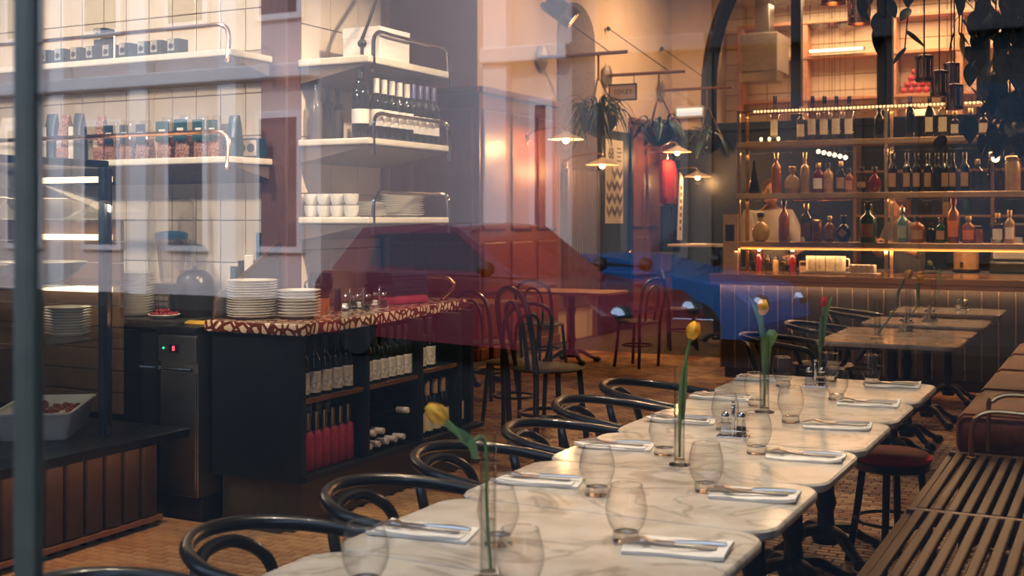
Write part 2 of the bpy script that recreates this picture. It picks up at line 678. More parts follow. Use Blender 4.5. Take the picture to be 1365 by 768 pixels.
# kitchen wall behind the serving counter, tiled
wk = struct(MB().box((-9.4, 5.27, 0), (-4.16, 6.1, 5.0)).build('wall_kitchen', M('tile_grout', (0.34, 0.24, 0.16), 0.8)))
m_tile = M('cream_glazed_tile', (0.76, 0.63, 0.48), 0.22, var=0.05, scale=4)
tw, th = 0.178, 0.235
tme = MB().bbox((-tw / 2 + .003, -0.012, -th / 2 + .003), (tw / 2 - .003, 0.0, th / 2 - .003), 0.003).mesh('tile', m_tile)
for r in range(11):
    for c in range(24):
        from_mesh('tile', tme, wk, (-4.17 - tw / 2 - c * tw, 5.2705, 1.02 + th / 2 + r * th + 0.002))
# return of that wall: the tiled face beside the bottles (it looks to the right)
wb = struct(MB().box((-4.16, 5.31, 0), (-4.02, 6.14, 5.0)).build('wall_return', MATS['tile_grout']))
tw, th = 0.275, 0.31
tme = MB().bbox((0.0, -tw / 2 + .003, -th / 2 + .003), (0.012, tw / 2 - .003, th / 2 - .003), 0.003).mesh('tile', m_tile)
for r in range(12):
    for c in range(3):
        from_mesh('tile', tme, wb, (-4.0205, 5.315 + tw / 2 + c * tw, 1.02 + th / 2 + r * th))
struct(MB().bbox((-4.18, 5.18, 0), (-4.0, 5.312, 5.0), 0.01).build('trim_1', M('dark_trim_wood', (0.13, 0.05, 0.04), 0.45, stretch=(6, 6, 1))))
struct(MB().bbox((-4.2, 6.1, 0), (-3.985, 6.17, 5.0), 0.01).build('trim_2', MATS['dark_trim_wood']))

# left pier and the long panelled wall
m_beige = M('warm_wall_paint', (0.70, 0.50, 0.33), 0.85, var=0.05, scale=2)
wl_ = struct(MB().box((-9.4, 11.17, 0), (XD - 0.12, 11.3, 5.0)).build('wall_pier', m_beige))
wd_ = struct(MB().box((XD - 0.3, 11.3, 0), (XD - 0.12, YE, 5.0)).build('wall_long', m_beige))
# wainscot: raised panels, each a piece, on a backing with rails
WZ = 2.84


def wainscot(wall, along, fixed, a0, a1, panels, rows):
    """along 'x' faces -Y, along 'y' faces +X"""
    def bx(lo, hi, name, ch=0.008):
        (u0, d0, z0), (u1, d1, z1) = lo, hi
        if along == 'x':
            l_, h_ = (u0, fixed - d1, z0), (u1, fixed - d0, z1)
        else:
            l_, h_ = (fixed + d0, u0, z0), (fixed + d1, u1, z1)
        return MB().bbox(l_, h_, ch).build(name, m_wood_red, wall)
    bx((a0, 0.0, 0.12), (a1, 0.03, WZ), 'backing', 0.004)
    bx((a0, 0.0, WZ), (a1, 0.075, WZ + 0.07), 'cap_rail', 0.015)
    bx((a0, 0.0, 0.0), (a1, 0.06, 0.12), 'skirting', 0.01)
    w = (a1 - a0) / panels
    for k in range(panels):
        for z0, z1 in rows:
            bx((a0 + k * w + 0.07, 0.028, z0), (a0 + (k + 1) * w - 0.07, 0.055, z1), 'panel', 0.018)


wainscot(wl_, 'x', 11.17, -9.0, XD - 0.08, 4, ((0.22, 0.62), (0.70, 1.25), (1.38, 2.68)))
wainscot(wd_, 'y', XD - 0.12, 11.15, 13.15, 3, ((0.22, 0.62), (0.70, 1.25), (1.38, 2.68)))
wainscot(wd_, 'y', XD - 0.12, 15.5, 17.2, 3, ((0.22, 0.62), (0.70, 1.25), (1.38, 2.68)))
# flat dark arched panel standing for the recess behind the radiator
arc = [(0.0, 0.0), (1.12, 0.0)] + [(0.56 + 0.56 * math.cos(a), 3.35 + 0.45 * math.sin(a)) for a in [PI * k / 12 for k in range(13)]]
mt = Matrix(((0, 0, 1, XD - 0.125), (1, 0, 0, 13.17), (0, 1, 0, 0.4), (0, 0, 0, 1)))
struct(MB().prism(arc, 0.0, 0.03, mt).build('trim_3', M('recess_panel_dark', (0.20, 0.13, 0.10), 0.8)))
# dark blue door with a poster on it
d1 = struct(MB().bbox((XD - 0.12, 14.42, 0), (XD - 0.06, 15.42, 2.68), 0.01).build('door_1', m_navy))
for z0, z1 in ((0.25, 1.1),):
    MB().bbox((XD - 0.062, 14.55, z0), (XD - 0.045, 15.29, z1), 0.008).build('panel', m_navy, d1)
MB().bbox((XD - 0.06, 14.36, 0), (XD - 0.03, 14.43, 2.76), 0.006).build('frame', m_navy, d1)
MB().bbox((XD - 0.06, 15.41, 0), (XD - 0.03, 15.48, 2.76), 0.006).build('frame', m_navy, d1)
MB().ball((XD - 0.02, 15.33, 1.05), 0.03).build('handle', m_brass, d1)

# end wall with the big arched opening to the kitchen
AX, AR, AZ = -2.58, 2.95, 3.45
arch = [(AX + AR * math.cos(a), AZ + AR * math.sin(a)) for a in [PI * k / 40 for k in range(41)]]
mb = MB()
mb.box((XD - 0.3, YE, 0), (AX - AR, YE + 0.25, 5.0))
mb.box((AX - AR, YE, 0), (1.0, YE + 0.25, 2.88))
mb.box((AX + AR, YE, 2.88), (1.0, YE + 0.25, 5.0))
for (x0, z0), (x1, z1) in zip(arch[:-1], arch[1:]):
    if min(z0, z1) < 5.0:
        za, zb = min(z0, 5.0), min(z1, 5.0)
        mb.add([(x1, YE, zb), (x0, YE, za), (x0, YE, 5.0), (x1, YE, 5.0), (x1, YE + .25, zb), (x0, YE + .25, za), (x0, YE + .25, 5.0), (x1, YE + .25, 5.0)],
               [(0, 1, 2, 3), (7, 6, 5, 4), (0, 4, 5, 1)])
we = struct(mb.build('wall_back', m_beige))
MB().bbox((XD - 0.1, YE - 0.05, 0), (1.0, YE + 0.0, 2.84), 0.01).build('dado', m_navy, we)
w2 = struct(empty('window_2'))
pts = [(AX - AR, YE - 0.02, 2.9)] + [(x, YE - 0.02, z) for x, z in reversed(arch) if z < 4.97 and x < AX]
MB().tube(pts, [0.12] * len(pts), 4).build('arch_frame', m_navy, w2)
pts = [(AX + AR, YE - 0.02, 2.9)] + [(x, YE - 0.02, z) for x, z in arch if z < 4.97 and x > AX]
MB().tube(pts, [0.12] * len(pts), 4).build('arch_frame', m_navy, w2)
for x, w in ((-4.22, 0.15), (-2.98, 0.21), (-1.70, 0.17), (-0.5, 0.15)):
    MB().bbox((x - w / 2, YE - 0.08, 2.88), (x + w / 2, YE + 0.06, 4.98), 0.01).build('mullion', m_navy, w2)
MB().bbox((AX - AR, YE - 0.10, 2.80), (AX + AR, YE + 0.10, 2.92), 0.01).build('sill', m_navy, w2)
for x0, x1 in ((-5.4, -4.3), (-4.14, -3.09), (-2.87, -1.79), (-1.61, -0.58)):
    MB().box((x0, YE + 0.09, 2.93), (x1, YE + 0.098, 4.97)).build('pane', GL('arch_pane', (0.98, 0.97, 0.95), (0.8, 0.8, 0.8), 1.3), w2)
# kitchen beyond
KY = 20.0
kw = struct(MB().box((XD - 0.3, KY, 2.0), (1.0, KY + 0.2, 5.1)).build('wall_kitchen_back', MATS['tile_grout']))
m_ktile = M('white_kitchen_tile', (0.82, 0.70, 0.55), 0.25, var=0.05, scale=3)
tw, th = 0.36, 0.26
tme = MB().bbox((-tw / 2 + .006, -0.015, -th / 2 + .006), (tw / 2 - .006, 0.0, th / 2 - .006), 0.004).mesh('tile', m_ktile)
for r in range(12):
    for c in range(18):
        from_mesh('tile', tme, kw, (-6.1 + tw / 2 + c * tw, KY - 0.001, 2.05 + th / 2 + r * th))
struct(MB().box((XD - 0.3, YE + 0.25, 2.0), (XD - 0.1, KY, 5.1)).build('wall_kitchen_left', m_ktile))
struct(MB().box((0.8, YE + 0.25, 2.0), (1.0, KY, 5.1)).build('wall_kitchen_right', m_ktile))
struct(MB().box((XD - 0.3, YE + 0.2, 1.9), (1.0, KY + 0.2, 2.0)).build('floor_kitchen', M('kitchen_floor', (0.2, 0.12, 0.08), 0.6)))
struct(MB().box((XD - 0.3, YE + 0.25, 5.1), (1.0, KY + 0.2, 5.2)).build('ceiling_kitchen', MATS['ceiling_paint']))

# shopfront: posts, rails and panes; the street shows in the glass
m_mull = M('grey_green_steel', (0.085, 0.085, 0.06), 0.5, 0.2)
m_pane = GL('shopfront_glass', (0.97, 0.975, 0.97), (0.95, 0.96, 0.955), 2.32, 0.0, 0.3)
w1 = struct(empty('window_1'))
MXX = -1.150
MB().bbox((MXX - 0.014, YW - 0.012, 0.1), (MXX + 0.014, YW + 0.012, 4.6), 0.004).build('mullion', m_mull, w1)
for x in (-6.4, 2.2):
    MB().bbox((x - 0.03, YW - 0.04, 0.1), (x + 0.03, YW + 0.04, 4.6), 0.006).build('mullion', m_mull, w1)
MB().bbox((-6.4, YW - 0.05, 0.0), (2.2, YW + 0.05, 0.12), 0.01).build('bottom_rail', m_mull, w1)
MB().bbox((-6.4, YW - 0.05, 4.58), (2.2, YW + 0.05, 4.7), 0.01).build('top_rail', m_mull, w1)
MB().box((MXX + 0.014, YW - 0.004, 0.12), (2.17, YW + 0.004, 4.58)).build('pane', m_pane, w1)
MB().box((-6.37, YW - 0.004, 0.12), (MXX - 0.014, YW + 0.004, 4.58)).build('pane', m_pane, w1)
mb = MB()
mb.box((-9.6, YW - 0.15, 0), (-6.43, YW + 0.1, 5.1))
mb.box((2.23, YW - 0.15, 0), (6.0, YW + 0.1, 5.1))
mb.box((-6.43, YW - 0.15, 4.7), (2.23, YW + 0.1, 5.1))
struct(mb.build('wall_front', M('shopfront_stone', (0.25, 0.22, 0.20), 0.8)))

# ------------------------------------------------------------------ the street that the glass reflects
struct(MB().box((-40, -26, -0.12), (40, YW - 0.1, -0.02)).build('road', M('asphalt', (0.014, 0.016, 0.018), 0.95, bump=0.2, spec=0.05)))
struct(MB().box((-40, -15.2, -0.02), (40, -12.2, 0.10)).build('pavement', M('kerb_stone', (0.04, 0.04, 0.04), 0.9, spec=0.1)))
FY = -15.0


def facade(name, x0, x1, fy, h, wallm, trimm, bays, zbase=4.2):
    f = struct(MB().box((x0, fy - 6, 0), (x1, fy, h)).build(name, wallm))
    bw = (x1 - x0) / bays
    m_win = M('street_window_glass', (0.05, 0.07, 0.09), 0.05)
    MB().bbox((x0, fy, zbase - 0.25), (x1, fy + 0.35, zbase), 0.03).build('cornice', trimm, f)
    MB().bbox((x0, fy, h - 0.4), (x1, fy + 0.5, h), 0.03).build('cornice', trimm, f)
    for k in range(bays):
        xa = x0 + k * bw
        MB().bbox((xa, fy, 0), (xa + 0.42, fy + 0.22, h - 0.4), 0.02).build('pilaster', trimm, f)
        for z0, z1 in ((0.9, 3.4), (5.0, 7.4), (8.4, 10.6)):
            if z1 < h - 0.5:
                fr = MB().bbox((xa + 0.75, fy, z0), (xa + bw - 0.33, fy + 0.10, z1), 0.02).build('window', trimm, f)
                MB().box((xa + 0.87, fy + 0.09, z0 + 0.12), (xa + bw - 0.45, fy + 0.112, z1 - 0.12)).build('pane', m_win, fr)
    return f


m_fac = M('pale_facade_plaster', (0.74, 0.60, 0.52), 0.85, var=0.05, scale=2)
m_fac2 = M('pale_facade_trim', (0.86, 0.76, 0.68), 0.85, var=0.04, scale=2)
m_fac3 = M('shaded_facade_stone', (0.035, 0.03, 0.03), 0.8)  # low albedo stands in for shade on this house front
facade('wall_street_pink', -40.0, -12.4, FY, 12.0, m_fac, m_fac2, 13)
facade('wall_street_cream', -9.1, -7.6, FY, 12.0, m_fac, m_fac2, 1)
facade('wall_street_brown', -7.55, -5.4, FY, 12.0, M('shaded_brown_stone', (0.17, 0.14, 0.12), 0.85), M('shaded_brown_trim', (0.24, 0.20, 0.17), 0.85), 1)  # front darkened in its colour to read as shaded
facade('wall_street_shaded', -5.3, 14.0, FY, 12.0, m_fac3, m_fac3, 8)


def car(name, loc, rz, paint, label, L=4.0, Hh=1.45):
    c = empty(name, loc, rz, label, 'car')
    W = 1.7
    body = [(-L / 2, 0.35), (-L / 2 + 0.1, 0.22), (L / 2 - 0.15, 0.22), (L / 2, 0.40), (L / 2 - 0.02, 0.62), (L / 2 - 0.25, 0.78), (L * 0.22, 0.92), (-L / 2 + 0.15, 0.95), (-L / 2, 0.8)]
    T = Matrix(((1, 0, 0, 0), (0, 0, 1, -W / 2), (0, 1, 0, 0), (0, 0, 0, 1)))
    MB().prism(body, 0, W, T, ch=0.08).build('body', paint, c, True)
    cab = [(-L / 2 + 0.15, 0.93), (L * 0.22, 0.92), (L * 0.03, Hh - 0.04), (-L * 0.08, Hh), (-L * 0.33, Hh - 0.05)]
    T2 = Matrix(((1, 0, 0, 0), (0, 0, 1, -W / 2 + 0.13), (0, 1, 0, 0), (0, 0, 0, 1)))
    MB().prism(cab, 0, W - 0.26, T2, ch=0.06).build('cabin', paint, c, True)
    gm = M('car_window_glass', (0.03, 0.04, 0.05), 0.03)
    for s in (-1, 1):
        g = [(-L * 0.30, 1.0), (L * 0.15, 0.98), (L * 0.01, Hh - 0.1), (-L * 0.27, Hh - 0.12)]
        T3 = Matrix(((1, 0, 0, 0), (0, 0, 1, s * (W / 2 - 0.125) - 0.006), (0, 1, 0, 0), (0, 0, 0, 1)))
        MB().prism(g, 0, 0.012, T3).build('side_window', gm, c)
        for x in (-L * 0.31, L * 0.31):
            wh = MB().lathe([(0.02, -0.1), (0.3, -0.1), (0.32, -0.06), (0.32, 0.06), (0.3, 0.1), (0.02, 0.1)], 20, Matrix.Translation((x, s * (W / 2 - 0.08), 0.32)) @ Matrix.Rotation(PI / 2, 4, 'X')).build('wheel', M('tyre_rubber', (0.015, 0.015, 0.016), 0.8), c, True)
        MB().ball((L * 0.16, s * (W / 2 + 0.09), 1.02), (0.07, 0.11, 0.08)).build('wing_mirror', M('mirror_black', (0.02, 0.015, 0.012), 0.4), c, True)
        MB().ball((L / 2 - 0.05, s * 0.6, 0.62), (0.08, 0.16, 0.09)).build('headlight', m_chrome, c, True)
    return c


car('parked_car', (-6.1, -9.6, -0.02), 0.25, M('dark_red_car_paint', (0.21, 0.018, 0.03), 0.25, coat=0.6, var=0.02), 'dark red hatchback parked at the kerb, mirrored in the shop window', 4.3, 1.48)
car('parked_car', (-5.2, -11.5, -0.02), 0.12, M('blue_car_paint', (0.014, 0.12, 0.34), 0.25, coat=0.6, var=0.02), 'low blue car behind the red hatchback, mirrored in the shop window', 3.7, 1.12)

# ================================================================== COMMUNAL TABLE ROW
EDGES = [1.66, 2.245, 2.822, 3.39, 3.945, 4.545, 5.075, 5.72]
TX0, TX1 = -1.625, -0.752
TXC = (TX0 + TX1) / 2


def pedestal(t, h, s=1.0):
    prof = [(0.055, 0.06), (0.065, 0.09), (0.04, 0.13), (0.035, 0.2), (0.048, 0.24), (0.038, 0.28), (0.034, 0.5), (0.046, 0.55), (0.034, 0.59), (0.036, h - 0.05), (0.07, h - 0.02), (0.07, h)]
    MB().lathe([(r * s, z) for r, z in prof], 16).build('column', m_iron, t, True)
    MB().bbox((-0.26 * s, -0.04, h - 0.015), (0.26 * s, 0.04, h - 0.001), 0.004).build('top_bracket', m_iron, t)
    fm = None
    for k in range(4):
        a = PI / 4 + k * PI / 2
        if fm is None:
            mb = MB()
            mb.tube(smooth([(0.03, 0, 0.12), (0.11, 0, 0.115), (0.19, 0, 0.07), (0.27, 0, 0.035)], 4), [0.035 - 0.0012 * i for i in range(13)], 8, flat=0.8)
            mb.ball((0.285 * 1.0, 0, 0.028), (0.045, 0.04, 0.028), 10, 6)
            fm = mb.mesh('foot', m_iron, True)
        from_mesh('foot', fm, t, (0, 0, 0), (0, 0, a), (s, s, 1))


for k in range(7):
    y0, y1 = EDGES[k], EDGES[k + 1]
    yc, d = (y0 + y1) / 2, y1 - y0 - 0.004
    place = ['nearest the window, mostly out of view', 'second from the shop window', 'third from the shop window', 'fourth from the shop window', 'fifth from the shop window', 'sixth from the shop window', 'last one towards the bar'][k]
    if k == 5:
        place = 'sixth from the shop window'
    t = empty('bistro_table', (TXC, yc, 0), 0, 'white marble table in the long row, ' + place, 'table', 'marble tables pushed into one long row')
    MB().prism(rrect(TX1 - TX0, d, 0.085, 6), 0.722, 0.75, ch=0.006).build('table_top', m_marble, t, True)
    pedestal(t, 0.722)

# small tables beyond, in front of the bar
FAR = [(7.43, 8.02), (8.05, 8.52), (8.86, 9.5), (10.02, 10.72)]
for k, (y0, y1) in enumerate(FAR):
    lab = ['amber marble table with one tulip vase, nearest of the four by the bar', 'amber marble table touching the nearest one by the bar', 'amber marble table with two cruets, third towards the bar', 'amber marble table right in front of the ribbed bar'][k]
    t = empty('bistro_table', (-1.29, (y0 + y1) / 2, 0), 0, lab, 'table', 'small marble tables in front of the bar')
    MB().prism(rrect(0.84, y1 - y0, 0.07, 6), 0.722, 0.75, ch=0.006).build('table_top', m_marble2, t, True)
    pedestal(t, 0.722, 0.85)


# ------------------------------------------------------------------ bentwood armchairs
def make_armchair(label, group):
    c = empty('bentwood_armchair', (0, 0, 0), 0, label, 'chair', group)
    ring = [(0.21 * math.cos(a), 0.205 * math.sin(a), 0.445) for a in [2 * PI * k / 20 for k in range(20)]]
    st = MB().lathe([(0.195, 0.44), (0.20, 0.455), (0.17, 0.465), (0.02, 0.462)], 24).build('seat', m_seat, c, True)
    MB().tube(ring, 0.019, 8, True).build('seat_rim', m_black, st, True)
    hoop = smooth([(0.17, 0.225, 0.46), (0.235, 0.262, 0.56), (0.20, 0.275, 0.675), (0.08, 0.275, 0.705), (-0.10, 0.25, 0.725), (-0.225, 0.15, 0.742), (-0.268, 0.0, 0.75),
                   (-0.225, -0.15, 0.742), (-0.10, -0.25, 0.725), (0.08, -0.275, 0.705), (0.20, -0.275, 0.675), (0.235, -0.262, 0.56), (0.17, -0.225, 0.46)], 5)
    MB().tube(hoop, 0.0185, 10).build('arm_hoop', m_black, c, True)
    inner = smooth([(-0.12, 0.16, 0.455), (-0.155, 0.175, 0.55), (-0.19, 0.165, 0.65), (-0.225, 0.09, 0.705), (-0.237, 0.0, 0.718), (-0.225, -0.09, 0.705), (-0.19, -0.165, 0.65), (-0.155, -0.175, 0.55), (-0.12, -0.16, 0.455)], 5)
    MB().tube(inner, 0.017, 8).build('back_hoop', m_black, c, True)
    for sx, sy in ((1, 1), (1, -1), (-1, 1), (-1, -1)):
        p = smooth([(sx * 0.15, sy * 0.145, 0.445), (sx * 0.165, sy * 0.16, 0.25), (sx * 0.19, sy * 0.18, 0.0)], 5)
        MB().tube(p, [0.019 - 0.0007 * i for i in range(len(p))], 8).build('leg', m_black, c, True)
    r2 = [(0.168 * 1.0 * math.cos(a), 0.165 * math.sin(a), 0.27) for a in [2 * PI * k / 20 for k in range(20)]]
    MB().tube([(x * 1.28, y * 1.28, z) for x, y, z in r2], 0.010, 6, True).build('stretcher_ring', m_black, c, True)
    return c


armchair = make_armchair('x', 'black armchairs along the left of the long table')
CH = [(1.77, -1.76), (2.30, -1.735), (2.85, -1.74), (3.41, -1.80), (3.96, -1.75), (4.57, -1.84), (5.17, -1.88)]
CHL = ['black bentwood armchair of which only a dark arc shows at the bottom left', 'black bentwood armchair nearest the window with its whole hoop in view', 'black bentwood armchair at the long table, second whole hoop from the window',
       'black bentwood armchair behind the nearest tulip vase at the long table', 'black bentwood armchair at the long table, fourth whole hoop from the window', 'black bentwood armchair at the long table, last but one towards the bar', 'black bentwood armchair at the long table, farthest from the window on the left']
for i, (y, x) in enumerate(CH):
    c = armchair if i == 0 else copy_tree(armchair)
    c.location = (x, y, 0)
    c.scale = (1, 0.90, 0.985)
    c.rotation_euler = (0, 0, [0.05, 0.10, 0.03, -0.05, 0.06, -0.04, 0.02][i])
    c['label'] = CHL[i]
for i, (x, y, rz) in enumerate(((-1.98, 7.75, 0.1), (-1.94, 8.75, -0.06), (-2.0, 10.25, 0.05))):
    c = copy_tree(armchair)
    c.location, c.rotation_euler = (x, y, 0), (0, 0, rz)
    c['group'] = 'black armchairs at the small tables by the bar'
    c['label'] = ['black bentwood armchair at the nearest amber table by the bar', 'black bentwood armchair behind the red tulip at the amber tables', 'black bentwood armchair at the amber table closest to the bar front'][i]


# ------------------------------------------------------------------ glasses
def make_glass():
    prof = [(0.030, 0.024), (0.041, 0.042), (0.0475, 0.062), (0.049, 0.078), (0.046, 0.10), (0.040, 0.122), (0.037, 0.132)]
    g = MB().lathe(prof, 28, cap=False).build('drinking_glass', m_glass, None, True)
    MB().tube([(0.037 * math.cos(a), 0.037 * math.sin(a), 0.132) for a in [2 * PI * k / 28 for k in range(28)]], 0.0009, 5, True).build('rim', m_base, g, True)
    MB().lathe([(0.001, 0.0005), (0.031, 0.0005), (0.0325, 0.006), (0.0315, 0.016), (0.0298, 0.0236), (0.022, 0.0225), (0.001, 0.019)], 24, cap=False).build('glass_base', m_base, g, True)
    tag(g, 'x', 'glass', 'stemless water glasses on the long table')
    return g


glass = make_glass()
GLS = [((-1.372, 2.032), 'stemless water glass cut off at the lower left of the table'),
       ((-1.075, 2.14), 'stemless water glass cut off at the bottom right of the nearest tulip vase'),
       ((-1.287, 2.448), 'stemless water glass right behind the nearest tulip vase'),
       ((-1.033, 2.606), 'stemless water glass beside the nearest right-side napkin'),
       ((-1.278, 3.009), 'stemless water glass at the end of the second left-side napkin'),
       ((-1.028, 3.187), 'stemless water glass beside the second right-side napkin'),
       ((-1.306, 3.62), 'stemless water glass just left of the second tulip vase'),
       ((-1.050, 3.775), 'stemless water glass in front of the nearest cruet, third on the right'),
       ((-1.265, 4.14), 'stemless water glass left of the nearest cruet'),
       ((-1.099, 4.411), 'stemless water glass beside the fourth right-side napkin'),
       ((-1.320, 4.74), 'stemless water glass just behind the vase of the third tulip'),
       ((-1.067, 5.046), 'stemless water glass beside the fifth right-side napkin'),
       ((-1.365, 5.34), 'stemless water glass left of the farther cruet on the long table'),
       ((-1.215, 5.60), 'stemless water glass behind the red tulip vase'),
       ((-1.026, 5.601), 'stemless water glass alone at the far right end of the long table')]
for i, ((x, y), lab) in enumerate(GLS):
    g = glass if i == 0 else copy_tree(glass)
    g.location = (x, y, 0.7502)
    g.rotation_euler = (0, 0, i)
    g['label'] = lab


# ------------------------------------------------------------------ napkins with knife and fork
def napkin_mesh(seed):
    rnd = random.Random(seed)
    nx, ny, L, W = 12, 7, 0.24, 0.128
    vs, fs = [], []

    def h(u, v, top):
        e = 0.0028 * math.sin(9 * u + seed) * math.sin(5 * v + seed) + 0.0012 * math.sin(14 * v + 2 * seed)
        e *= min(1, 6 * u, 6 * (1 - u))
        lift = 0.010 * max(0, u - 0.82) / 0.18 * (0.4 + 0.6 * math.sin(3 * v + seed)) + 0.012 * max(0, v - 0.75) * max(0, u - 0.6) * 4
        return (0.008 + e + lift) if top else (0.0008 + max(0, lift * 0.8))
    for top in (0, 1):
        for i in range(nx + 1):
            for j in range(ny + 1):
                u, v = i / nx, j / ny
                x = (u - 0.5) * L + 0.012 * (v - 0.5) * (1 if u > 0.5 else -1)
                yy = (v - 0.5) * W + 0.006 * math.sin(4 * u + seed)
                vs.append((x, yy, h(u, v, top)))
    N = (nx + 1) * (ny + 1)
    ix = lambda t, i, j: t * N + i * (ny + 1) + j
    for t in (0, 1):
        for i in range(nx):
            for j in range(ny):
                fs.append((ix(t, i, j), ix(t, i + 1, j), ix(t, i + 1, j + 1), ix(t, i, j + 1)))
    for i in range(nx):
        fs.append((ix(0, i, 0), ix(0, i + 1, 0), ix(1, i + 1, 0), ix(1, i, 0)))
        fs.append((ix(0, i, ny), ix(1, i, ny), ix(1, i + 1, ny), ix(0, i + 1, ny)))
    for j in range(ny):
        fs.append((ix(0, 0, j), ix(1, 0, j), ix(1, 0, j + 1), ix(0, 0, j + 1)))
        fs.append((ix(0, nx, j), ix(0, nx, j + 1), ix(1, nx, j + 1), ix(1, nx, j)))
    return MB().add(vs, fs)


def fold_mesh(seed):
    """the upper, shorter leaf of the folded cloth"""
    mb = MB()
    n = 10
    vs, fs = [], []
    for i in range(n + 1):
        u = i / n
        x = (u - 0.5) * 0.215
        z = 0.0125 + 0.0012 * math.sin(8 * u + seed) + 0.020 * max(0, u - 0.8)
        vs += [(x, 0.016, 0.0075), (x, 0.060 + 0.003 * math.sin(5 * u + seed), 0.0075), (x, 0.060 + 0.003 * math.sin(5 * u + seed), z), (x, 0.018, z - 0.002)]
    for i in range(n):
        for k in range(4):
            a, b = i * 4 + k, i * 4 + (k + 1) % 4
            fs.append((a, a + 4, b + 4, b))
    fs += [(0, 1, 2, 3), (n * 4 + 3, n * 4 + 2, n * 4 + 1, n * 4)]
    return mb.add(vs, fs)


def strip(profile, t=0.0022, z=lambda x: 0.0):
    """flat outline from (x, half width) pairs, thickness t"""
    vs, fs = [], []
    for x, w in profile:
        zz = z(x)
        vs += [(x, -w, zz), (x, w, zz), (x, w * 0.9, zz + t), (x, -w * 0.9, zz + t)]
    n = len(profile)
    for i in range(n - 1):
        for k in range(4):
            a, b = i * 4 + k, i * 4 + (k + 1) % 4
            fs.append((a, b, b + 4, a + 4))
    fs += [(3, 2, 1, 0), ((n - 1) * 4, (n - 1) * 4 + 1, (n - 1) * 4 + 2, (n - 1) * 4 + 3)]
    return vs, fs


def make_fork():
    zz = lambda x: 0.010 * math.exp(-((x + 0.055) / 0.03) ** 2) + 0.002
    mb = MB().add(*strip([(-0.052, 0.0125), (-0.044, 0.012), (-0.034, 0.006), (-0.02, 0.0032), (0.04, 0.0034), (0.08, 0.0065), (0.098, 0.008), (0.104, 0.005)], 0.0024, zz))
    f = mb.build('fork', m_silver, None, True)
    for k in range(4):
        mb2 = MB().add(*strip([(-0.050, 0.0016), (-0.070, 0.0016), (-0.086, 0.0014), (-0.096, 0.0007)], 0.0018, zz))
        mb2.build('tine', m_silver, f, True, (0, -0.0093 + 0.0062 * k, 0))
    return tag(f, 'x', 'fork', 'forks laid on the napkins')


def make_knife():
    k = MB().add(*strip([(-0.115, 0.0015), (-0.105, 0.007), (-0.08, 0.0095), (-0.01, 0.0085), (0.0, 0.0045)], 0.0016, lambda x: 0.002)).build('knife', m_silver, None, True)
    MB().tube([(0.0, 0, 0.0042), (0.03, 0, 0.005), (0.07, 0, 0.0055), (0.108, 0, 0.005)], [0.0042, 0.0052, 0.006, 0.0045], 8, flat=0.7).build('knife_handle', m_silver, k, True)
    return tag(k, 'x', 'knife', 'knives laid on the napkins')


fork, knife = make_fork(), make_knife()
NAP = [('right', 0, -0.905, 2.585, 0.20), ('right', 1, -0.895, 3.18, 0.22), ('right', 2, -0.895, 3.766, 0.18), ('right', 3, -0.925, 4.375, 0.20), ('right', 4, -0.925, 4.96, 0.14), ('right', 5, -0.93, 5.56, 0.16),
       ('left', 0, -1.485, 2.455, 0.16), ('left', 1, -1.484, 3.081, 0.16), ('left', 2, -1.49, 3.672, 0.12), ('left', 3, -1.46, 4.25, 0.12), ('left', 4, -1.50, 4.86, 0.1), ('left', 5, -1.50, 5.50, 0.1)]
first = True
for side, k, x, y, rz in NAP:
    where = '%s from the window along the %s table side' % (ORD[k], side)
    n = napkin_mesh(k + (0 if side == 'right' else 9)).build('napkin', m_linen, None, True, (x, y, 0.7502))
    n.rotation_euler = (0, 0, rz + (PI if side == 'left' else 0))
    fold_mesh(k).build('folded_edge', m_linen, n, True)
    tag(n, 'folded white napkin, ' + where, 'napkin', 'white napkins along the long table')
    f = fork if first else copy_tree(fork)
    kn = knife if first else copy_tree(knife)
    first = False
    R = Matrix.Rotation(rz, 2)
    j = random.Random(k + len(side))
    for o, (dx, dy), name, da in ((f, (-0.018, -0.020), 'fork', j.uniform(-0.06, 0.06)), (kn, (-0.002, 0.006), 'knife', j.uniform(-0.10, 0.06))):
        v = R @ Vector((dx, dy))
        o.location = (x + v.x, y + v.y, 0.7605 if name == 'fork' else 0.7625)
        o.scale = (1.08, 1.35, 1.4)
        o.rotation_euler = (0, 0, rz + da)
        o['label'] = 'silver %s on the napkin, %s' % (name, where)


# ------------------------------------------------------------------ vases and tulips
def make_vase(h, r):
    v = MB().lathe([(r, 0.012), (r, h * 0.6), (r * 1.02, h), (r * 0.90, h), (r * 0.88, 0.016)], 20, cap=False).build('bud_vase', m_glass, None, True)
    MB().lathe([(0.001, 0.0005), (r * 2.0, 0.0005), (r * 2.0, 0.004), (r * 1.05, 0.009), (r * 0.98, 0.018), (0.001, 0.018)], 24, cap=False).build('vase_foot', m_base, v, True)
    w = MB().lathe([(0.001, 0.019), (r * 0.85, 0.019), (r * 0.85, h * 0.42), (0.001, h * 0.42)], 16, cap=False).build('water', GL('vase_water', (0.93, 0.95, 0.93), (0.7, 0.72, 0.7), 1.33), v, True)
    return v


